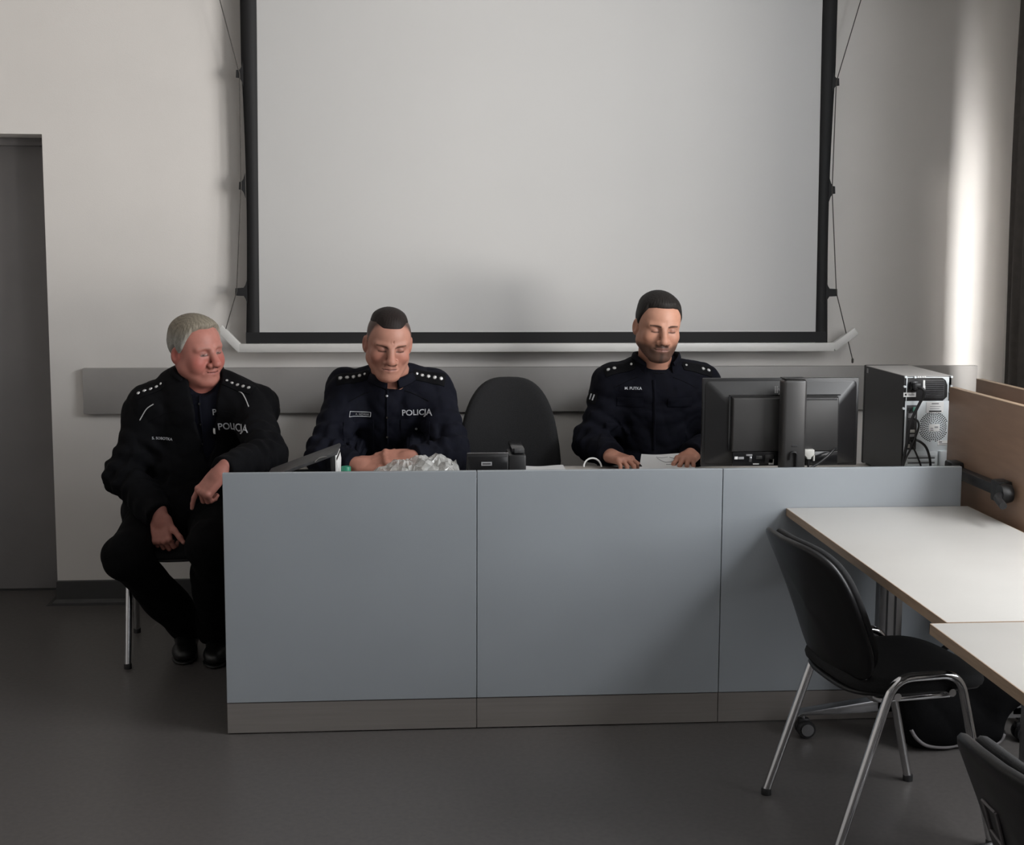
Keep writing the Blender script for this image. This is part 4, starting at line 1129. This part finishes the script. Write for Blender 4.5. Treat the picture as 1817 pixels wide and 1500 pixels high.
# signal plug and leads
pl = thing('monitor_cable', 'black signal lead with white plug in the monitor', 'cable', (2.01, .26, .755))
prism('plug', [(1.990, .892), (2.030, .892), (2.030, .874), (2.020, .866), (2.018, .858), (2.004, .858), (2.002, .866), (1.990, .874)], .262, .285, 'connector', 'xz', pl, .002)
for x in (1.991, 2.029): lathe('thumb_screw', [(.001, .852), (.0035, .852), (.0035, .872), (.001, .872)], 'connector', (x, .266, 0), pl, seg=8)
tube('lead', spline([(2.011, .272, .86), (2.012, .27, .82), (2.02, .26, .775), (2.06, .2, .762), (2.2, .15, .762)]), .0042, 'black_plastic', pl)
tube('monitor_power_cable', spline([(2.118, .292, .892), (2.10, .27, .888), (2.07, .25, .868), (2.03, .24, .842), (1.99, .235, .822), (1.96, .245, .79), (1.90, .16, .762), (1.7, .12, .762)]), .0042, 'black_plastic')
tag(bpy.data.objects['monitor_power_cable'], 'black power lead curving away below the right of the monitor', 'cable')

# ------------------------------------------------------------------ computer tower
tw = thing('computer_tower', 'black computer tower showing its silver back panel', 'computer', (2.47, .56, .755))
X0, X1, Y0, Y1, ZB, ZT_ = 2.382, 2.5575, .3485, .769, .757, 1.1455
box('side_cover', (X0, Y0+.004, ZB+.006), (X0+.002, Y1-.02, ZT_-.003), 'pc_black', tw); box('side_cover', (X1-.002, Y0+.004, ZB+.006), (X1, Y1-.02, ZT_-.003), 'pc_black', tw)
box('top_cover', (X0, Y0+.004, ZT_-.003), (X1, Y1-.02, ZT_), 'board', tw, .001)
box('inner_chassis', (X0+.003, Y0+.012, ZB+.006), (X1-.003, Y1-.02, ZT_-.004), 'pc_dark', tw)
box('front_bezel', (X0-.001, Y1-.02, ZB), (X1+.001, Y1, ZT_+.001), 'pc_black', tw, .004)
for fx in (X0+.02, X1-.04):
    for fy in (Y0+.03, Y1-.05): box('rubber_foot', (fx, fy, .755), (fx+.02, fy+.02, ZB+.007), 'black_plastic', tw)
yb = Y0+.006
# silver rear plate with openings for the power supply and the port shield
def plate(x0, x1, z0, z1, mt='pc_metal', y=yb, th=.0025, name='rear_plate', bev=.0006): return box(name, (x0, y-th, z0), (x1, y, z1), mt, tw, bev)
plate(X0+.006, X1-.006, ZB+.008, 1.053-.0, 'pc_metal')
plate(X0+.008, X0+.0115, 1.053, 1.137); plate(X1-.0145, X1-.009, 1.053, 1.137); plate(X0+.006, X1-.006, 1.137, 1.141)
prism('psu_corner', [(X1-.014, 1.137), (X1-.034, 1.137), (X1-.022, 1.128), (X1-.0145, 1.110)], yb-.0025, yb, 'pc_metal', 'xz', tw); prism('psu_corner', [(X1-.014, 1.053), (X1-.030, 1.053), (X1-.014, 1.068)], yb-.0025, yb, 'pc_metal', 'xz', tw)
box('power_supply', (X0+.012, yb+.001, 1.055), (X1-.0145, yb+.006, 1.136), 'pc_black', tw)
box('psu_grille', (2.462, yb-.0005, 1.064), (2.532, yb+.0008, 1.128), 'pc_dark', tw)
for k in range(9): box('grille_bar', (2.464, yb-.0015, 1.067+k*.0068), (2.530, yb-.0005, 1.0692+k*.0068), 'black_gloss', tw)
box('power_socket', (2.404, yb-.006, 1.094), (2.436, yb, 1.124), 'black_gloss', tw, .003); box('power_switch', (2.414, yb-.004, 1.076), (2.428, yb, 1.088), 'pc_dark', tw, .002)
for k in range(4): box('top_slot', (2.430+k*.0085, yb-.004, 1.1378), (2.4355+k*.0085, yb-.0026, 1.1432), 'sticker', tw)
for (sx, sz) in ((X0+.003, 1.141), (2.42, 1.140), (X1-.002, 1.141), (X1-.002, 1.107), (X0+.001, 1.106), (X0+.000, 1.026), (X1-.004, 1.084)):
    lathe('thumb_screw', [(.001, -.010), (.0042, -.010), (.0042, -.0005), (.001, 0)], 'pc_metal', (sx, yb, sz), tw, axis='y', seg=10)
box('port_shield', (2.394, yb-.004, .875), (2.434, yb-.0024, 1.038), 'pc_dark', tw, .001)
for (x, z, w, h, mt) in ((2.398, 1.018, .014, .012, 'ink'), (2.416, 1.016, .013, .015, 'pcb_green'), (2.400, .992, .026, .016, 'grey_print'), (2.401, .958, .022, .026, 'ink'), (2.400, .938, .026, .010, 'connector'), (2.400, .922, .026, .010, 'grey_print'), (2.399, .902, .013, .012, 'ink'), (2.415, .902, .013, .012, 'ink'), (2.402, .882, .008, .014, 'connector'), (2.417, .882, .010, .012, 'ink')):
    box('port', (x, yb-.008, z), (x+w, yb-.003, z+h), mt, tw, .001)
# perforated fan outlet
mes = []
for r_i in range(1, 8):
    nr = 6*r_i+4
    for k in range(nr):
        a = 2*pi*k/nr+r_i*.35; rr = .0095+r_i*.0062
        x, z = 2.4965+rr*math.cos(a), .958+rr*math.sin(a)
        if abs(x-2.4965) < .0505 and abs(z-.958) < .0525:
            mes.append(lathe_me([(.0001, -.0002), (.0019+.00012*r_i, -.0002), (.0019+.00012*r_i, .0004), (.0001, .0004)], 'ink', (x, yb-.0026, z), 6, 'y'))
fg = link('fan_perforation', join_me(mes, 'fan_perforation'), tw); fg['kind'] = 'stuff'
for (x0, x1, z0, z1) in ((2.467, 2.531, 1.010, 1.050), (2.480, 2.519, .942, .968), (2.380, 2.426, 1.068, 1.084), (2.514, 2.560, .891, .908)):
    box('sticker', (x0, yb-.0045, z0), (x1, yb-.0032, z1), 'sticker', tw)
for (x0, x1, z0, z1, mt) in ((2.477, 2.523, 1.013, 1.018, 'ink'), (2.480, 2.515, 1.024, 1.026, 'grey_print'), (2.480, 2.520, 1.032, 1.034, 'grey_print'), (2.486, 2.512, 1.041, 1.046, 'grey_print'), (2.485, 2.495, .952, .954, 'ink'), (2.500, 2.513, .954, .960, 'grey_print'), (2.485, 2.496, .945, .947, 'ink'), (2.385, 2.391, 1.073, 1.080, 'ink'), (2.398, 2.420, 1.074, 1.078, 'grey_print'), (2.518, 2.530, .901, .904, 'ink'), (2.520, 2.555, .895, .898, 'grey_print')):
    box('sticker_print', (x0, yb-.0052, z0), (x1, yb-.0046, z1), mt, tw)
box('slot_frame', (2.394, yb-.006, .790), (2.516, yb-.0026, .868), 'pc_metal', tw, .002)
for z in (.848, .830, .812): box('expansion_slot', (2.404, yb-.0075, z), (2.505, yb-.006, z+.009), 'pc_metal', tw, .001); 
for z in (.8425, .8245): box('slot_gap', (2.404, yb-.0064, z), (2.505, yb-.0058, z+.0035), 'pc_dark', tw)
box('slot_bracket', (2.520, yb-.018, .765), (2.549, yb-.0026, .871), 'pc_metal', tw, .003)
box('case_badge', (X0-.0008, Y1-.050, 1.118), (X0, Y1-.034, 1.136), 'grey_print', tw)
def cable(label, pts, r=.004):
    o = link('cable', tube_me(spline(pts), r, 'black_plastic', 8, name='cable')); return tag(o, label, 'cable', 'leads behind the computer tower')
pc = thing('power_cable', 'thick black power lead hanging from the top of the tower back', 'cable', (2.44, .33, .76), 'leads behind the computer tower')
box('power_plug', (2.407, .318, 1.097), (2.433, .346, 1.121), 'black_plastic', pc, .004)
box('white_tag', (2.440, .322, 1.098), (2.447, .3235, 1.132), 'sticker', pc); box('white_tag', (2.4425, .3225, 1.090), (2.4485, .324, 1.112), 'sticker', pc)
tube('lead', spline([(2.42, .322, 1.108), (2.436, .31, 1.10), (2.440, .312, 1.08), (2.428, .322, 1.045), (2.408, .325, 1.0), (2.396, .325, .965), (2.391, .325, .915), (2.378, .32, .85), (2.366, .31, .80), (2.355, .30, .762)]), .0055, 'black_plastic', pc)
cable('thin black lead bowing right and down to the tower side', [(2.416, .338, .99), (2.424, .322, .985), (2.429, .32, .965), (2.422, .322, .935), (2.410, .32, .905), (2.398, .32, .875), (2.380, .315, .84), (2.35, .29, .762)], .0038)
cable('black lead arching right across the tower expansion slots', [(2.412, .338, .914), (2.430, .322, .912), (2.455, .32, .893), (2.470, .318, .860), (2.477, .316, .815), (2.478, .31, .763)], .0046)
cable('thin black lead dropping straight below the tower ports', [(2.405, .338, .906), (2.412, .325, .89), (2.428, .32, .855), (2.440, .318, .825), (2.447, .315, .800), (2.449, .31, .763)], .0034)

# ------------------------------------------------------------------ things on the counter
ph = thing('desk_phone', 'black desk phone with handset cradle standing before the empty chair', 'phone', (.9, .32, .755))
prism('body', [(.27, .7555), (.40, .7555), (.40, .78), (.292, .886), (.27, .886)], .799, .944, 'black_plastic', 'yz', ph, .004)
box('rear_plate', (.803, .266, .79), (.940, .2705, .876), 'black_gloss', ph, .002)
box('silver_trim', (.800, .268, .8865), (.943, .275, .8895), 'steel', ph, .001)
box('type_label', (.849, .2645, .845), (.886, .2662, .858), 'grey_print', ph); box('type_label_print', (.853, .2636, .8495), (.882, .2648, .8535), 'ink', ph)
box('cradle', (.9445, .272, .7555), (1.006, .42, .880), 'black_plastic', ph, .006)
box('handset', (.955, .290, .8802), (1.003, .47, .902), 'black_gloss', ph, .008); box('handset_edge', (.966, .2885, .884), (1.001, .291, .900), 'pc_dark', ph, .001)
dv = thing('tilted_device', 'black wedge-shaped device with sloping grey plate near the white-haired man', 'desk device', (.26, .25, .755))
an = math.atan2(.078, .212)
me = box_me((-.03, .16, -.011), (.228, .36, .0), 'pc_dark', .003); me.transform(Matrix.Translation((.142, 0, .836)) @ Matrix.Rotation(-an, 4, 'Y')); link('sloping_plate', me, dv)
for k in (0, 1): tube('cable_guide', rounded([(.285+k*.012, .158, .882+k*.012), (.297+k*.012, .156, .893+k*.006), (.325, .156, .899)], .01), .0022, 'steel', dv, seg=6)
prism('end_support', [(.340, .7555), (.352, .7555), (.357, .89), (.344, .906), (.334, .906)], .165, .355, 'black_plastic', 'xz', dv, .002)
prism('white_end_sheet', [(.3535, .7560), (.3555, .7560), (.360, .86), (.3545, .898), (.352, .9)], .162, .356, 'sticker', 'xz', dv)
box('base_plate', (.13, .17, .7555), (.345, .36, .768), 'black_plastic', dv, .003)
box('rear_ports', (.19, .18, .768), (.335, .23, .845), 'pc_black', dv, .003)
for (x, w, mt) in ((.235, .035, 'grey_print'), (.278, .018, 'steel'), (.302, .014, 'grey_print')): box('socket', (x, .176, .832), (x+w, .1805, .842), mt, dv, .001)
g_ = thing('green_cap_bottle', 'small bottle with green cap between the wedge device and plastic bag', 'bottle', (.384, .22, .755))
lathe('bottle_body', [(.002, .7555), (.017, .7555), (.018, .76), (.018, .81), (.012, .822), (.012, .83)], 'sticker', (.384, .22, 0), g_, seg=20)
lathe('cap', [(.003, .828), (.0165, .828), (.017, .832), (.017, .852), (.0155, .8545), (.003, .8545)], 'green', (.384, .22, 0), g_, seg=20)
# crumpled plastic bag
def plastic():
    n, m = 34, 16; V, F = [], []; rs = np.random.RandomState(12)
    for j in range(m):
        for i in range(n):
            u, w = i/(n-1), j/(m-1); inner = 0 < i < n-1 and 0 < j < m-1
            if inner: u += rs.uniform(-.42, .42)/(n-1); w += rs.uniform(-.42, .42)/(m-1)
            x = .425+.36*u; y = .10+.30*w
            prof = np.interp(u, [0, .05, .2, .45, .65, .85, .95, 1], [0, .25, .60, .88, 1.0, .93, .7, 0])*np.interp(w, [0, .1, .4, .7, .9, 1], [0, .72, 1, .95, .65, 0])
            z = .757+.125*prof**.8+(rs.uniform(-.009, .009)*prof**.4 if inner else 0)+.006*math.sin(u*31+w*5)*prof
            if not inner: x += rs.uniform(-.012, .012); y += rs.uniform(-.012, .012); z = .757+abs(rs.normal())*.002
            V.append((x, y, max(z, .7565)))
    for j in range(m-1):
        for i in range(n-1):
            a = j*n+i
            F += [(a, a+1, a+n+1), (a, a+n+1, a+n)] if rs.rand() < .5 else [(a, a+1, a+n), (a+1, a+n+1, a+n)]
    o = link('plastic_bag', mesh('plastic_bag', V, F, 'plastic_bag'))
    return tag(o, 'crumpled clear plastic bag lying before the man with the crew cut', 'plastic bag')
plastic()
def sheet(name, label, pts, mt='paper', th=.0012, cat='paper'):
    """pts: four corners"""
    P = np.array(pts, float); n = 12; V, F = [], []
    for k in (0, 1):
        for j in range(n+1):
            for i in range(n+1):
                u, v = i/n, j/n; p = P[0]*(1-u)*(1-v)+P[1]*u*(1-v)+P[2]*u*v+P[3]*(1-u)*v
                V.append(p+V3(0, 0, .0025*math.sin(u*5+v*3)*v+k*th))
    N = (n+1)**2
    for j in range(n):
        for i in range(n):
            a = j*(n+1)+i; F += [(a+1, a, a+n+1, a+n+2), (N+a, N+a+1, N+a+n+2, N+a+n+1)]
    for i in range(n):
        for a, b in ((i, i+1), ((n)*(n+1)+i+1, n*(n+1)+i), ((i+1)*(n+1), i*(n+1)), (i*(n+1)+n, (i+1)*(n+1)+n)): F.append((a, b, N+b, N+a))
    o = link(name, mesh(name, V, F, mt, True)); o.data.set_sharp_from_angle(angle=.6)
    return tag(o, label, cat) if cat else o
sheet('paper_sheet', 'white paper sheet lying beside the desk phone', [(1.03, .55, .7575), (1.19, .55, .7575), (1.19, .748, .7575), (1.04, .748, .7575)])
nb = thing('open_booklet', 'printed paper held on the counter by the bearded man', 'papers', (1.58, .65, .755))
sh_ = sheet('page', '', [(1.455, .56, .766), (1.675, .55, .766), (1.665, .735, .800), (1.495, .735, .800)], 'paper', .003, None)
sh_.data.transform(Matrix.Translation(-ORG[nb.name])); sh_.parent = nb
def on_page(u, v):
    a = V3(1.455, .56, .766)*(1-u)*(1-v)+V3(1.675, .55, .766)*u*(1-v)+V3(1.665, .735, .800)*u*v+V3(1.495, .735, .800)*(1-u)*v
    return a+V3(0, 0, .0025*math.sin(u*5+v*3)*v+.0042)
for pts in ([(.35, .75), (.42, .6), (.5, .5), (.62, .52), (.7, .6)], [(.33, .82), (.45, .78), (.58, .82)], [(.62, .8), (.7, .72), (.74, .6), (.68, .5)], [(.5, .36), (.72, .34)], [(.8, .6), (.9, .5)]):
    tube('printed_line', [on_page(*p) for p in spline([(a, b, 0) for a, b in pts], 5)[:, :2]], .0011, 'grey_print', nb, seg=5)
tube('pen', [(1.470, .60, .778), (1.452, .70, .800)], [.0045, .0045], 'black_gloss'); tag(bpy.data.objects['pen'], 'black pen under the bearded man\'s right fingers', 'pen')
tube('white_cable_loop', [(1.298+.034*math.cos(a), .690+.03*math.sin(a)*.4, .762+.032*max(0, math.sin(a))+.0) for a in np.linspace(0, pi, 24)], .0034, 'sticker')
tag(bpy.data.objects['white_cable_loop'], 'white cable loop standing up from the counter edge', 'cable')

# ------------------------------------------------------------------ bag under the table
bg = thing('soft_bag', 'black soft bag with grey piping on the floor under the white tables', 'bag', (2.36, -.23, 0))
S_ = Sdf(.006)
S_.rbox((2.355, -.232, .145), (.165, .05, .14), .05, None, .03); S_.ell((2.30, -.235, .10), (.13, .06, .095), None, .04); S_.ell((2.52, -.225, .21), (.10, .05, .10), None, .05)
fb = folds(.006, 31); S_.post = lambda p, d: np.maximum(d+fb(p), .002-p[:, 2])
V, F = S_.mesh(); link('bag_body', np_mesh('bag_body', V, F, 'bag_cloth'), bg); bvb = bvh_of(V, F)
pts = []
for (x, z) in spline([(2.195, .075, 0), (2.215, .045, 0), (2.255, .020, 0), (2.33, .012, 0), (2.44, .012, 0), (2.495, .018, 0), (2.512, .045, 0)], 6)[:, :2]:
    hit, n, _, _ = bvb.ray_cast(Vector((x, -.6, z)), Vector((0, 1, 0)), 1)
    pts.append((x, (hit.y if hit else -.235)-.002, max(z, .008)))
tube('piping', pts, .006, 'grey_piping', bg, seg=8)
tube('handle', spline([(2.28, -.24, .27), (2.30, -.26, .33), (2.36, -.26, .35), (2.42, -.26, .33), (2.44, -.24, .27)]), .009, 'bag_cloth', bg)
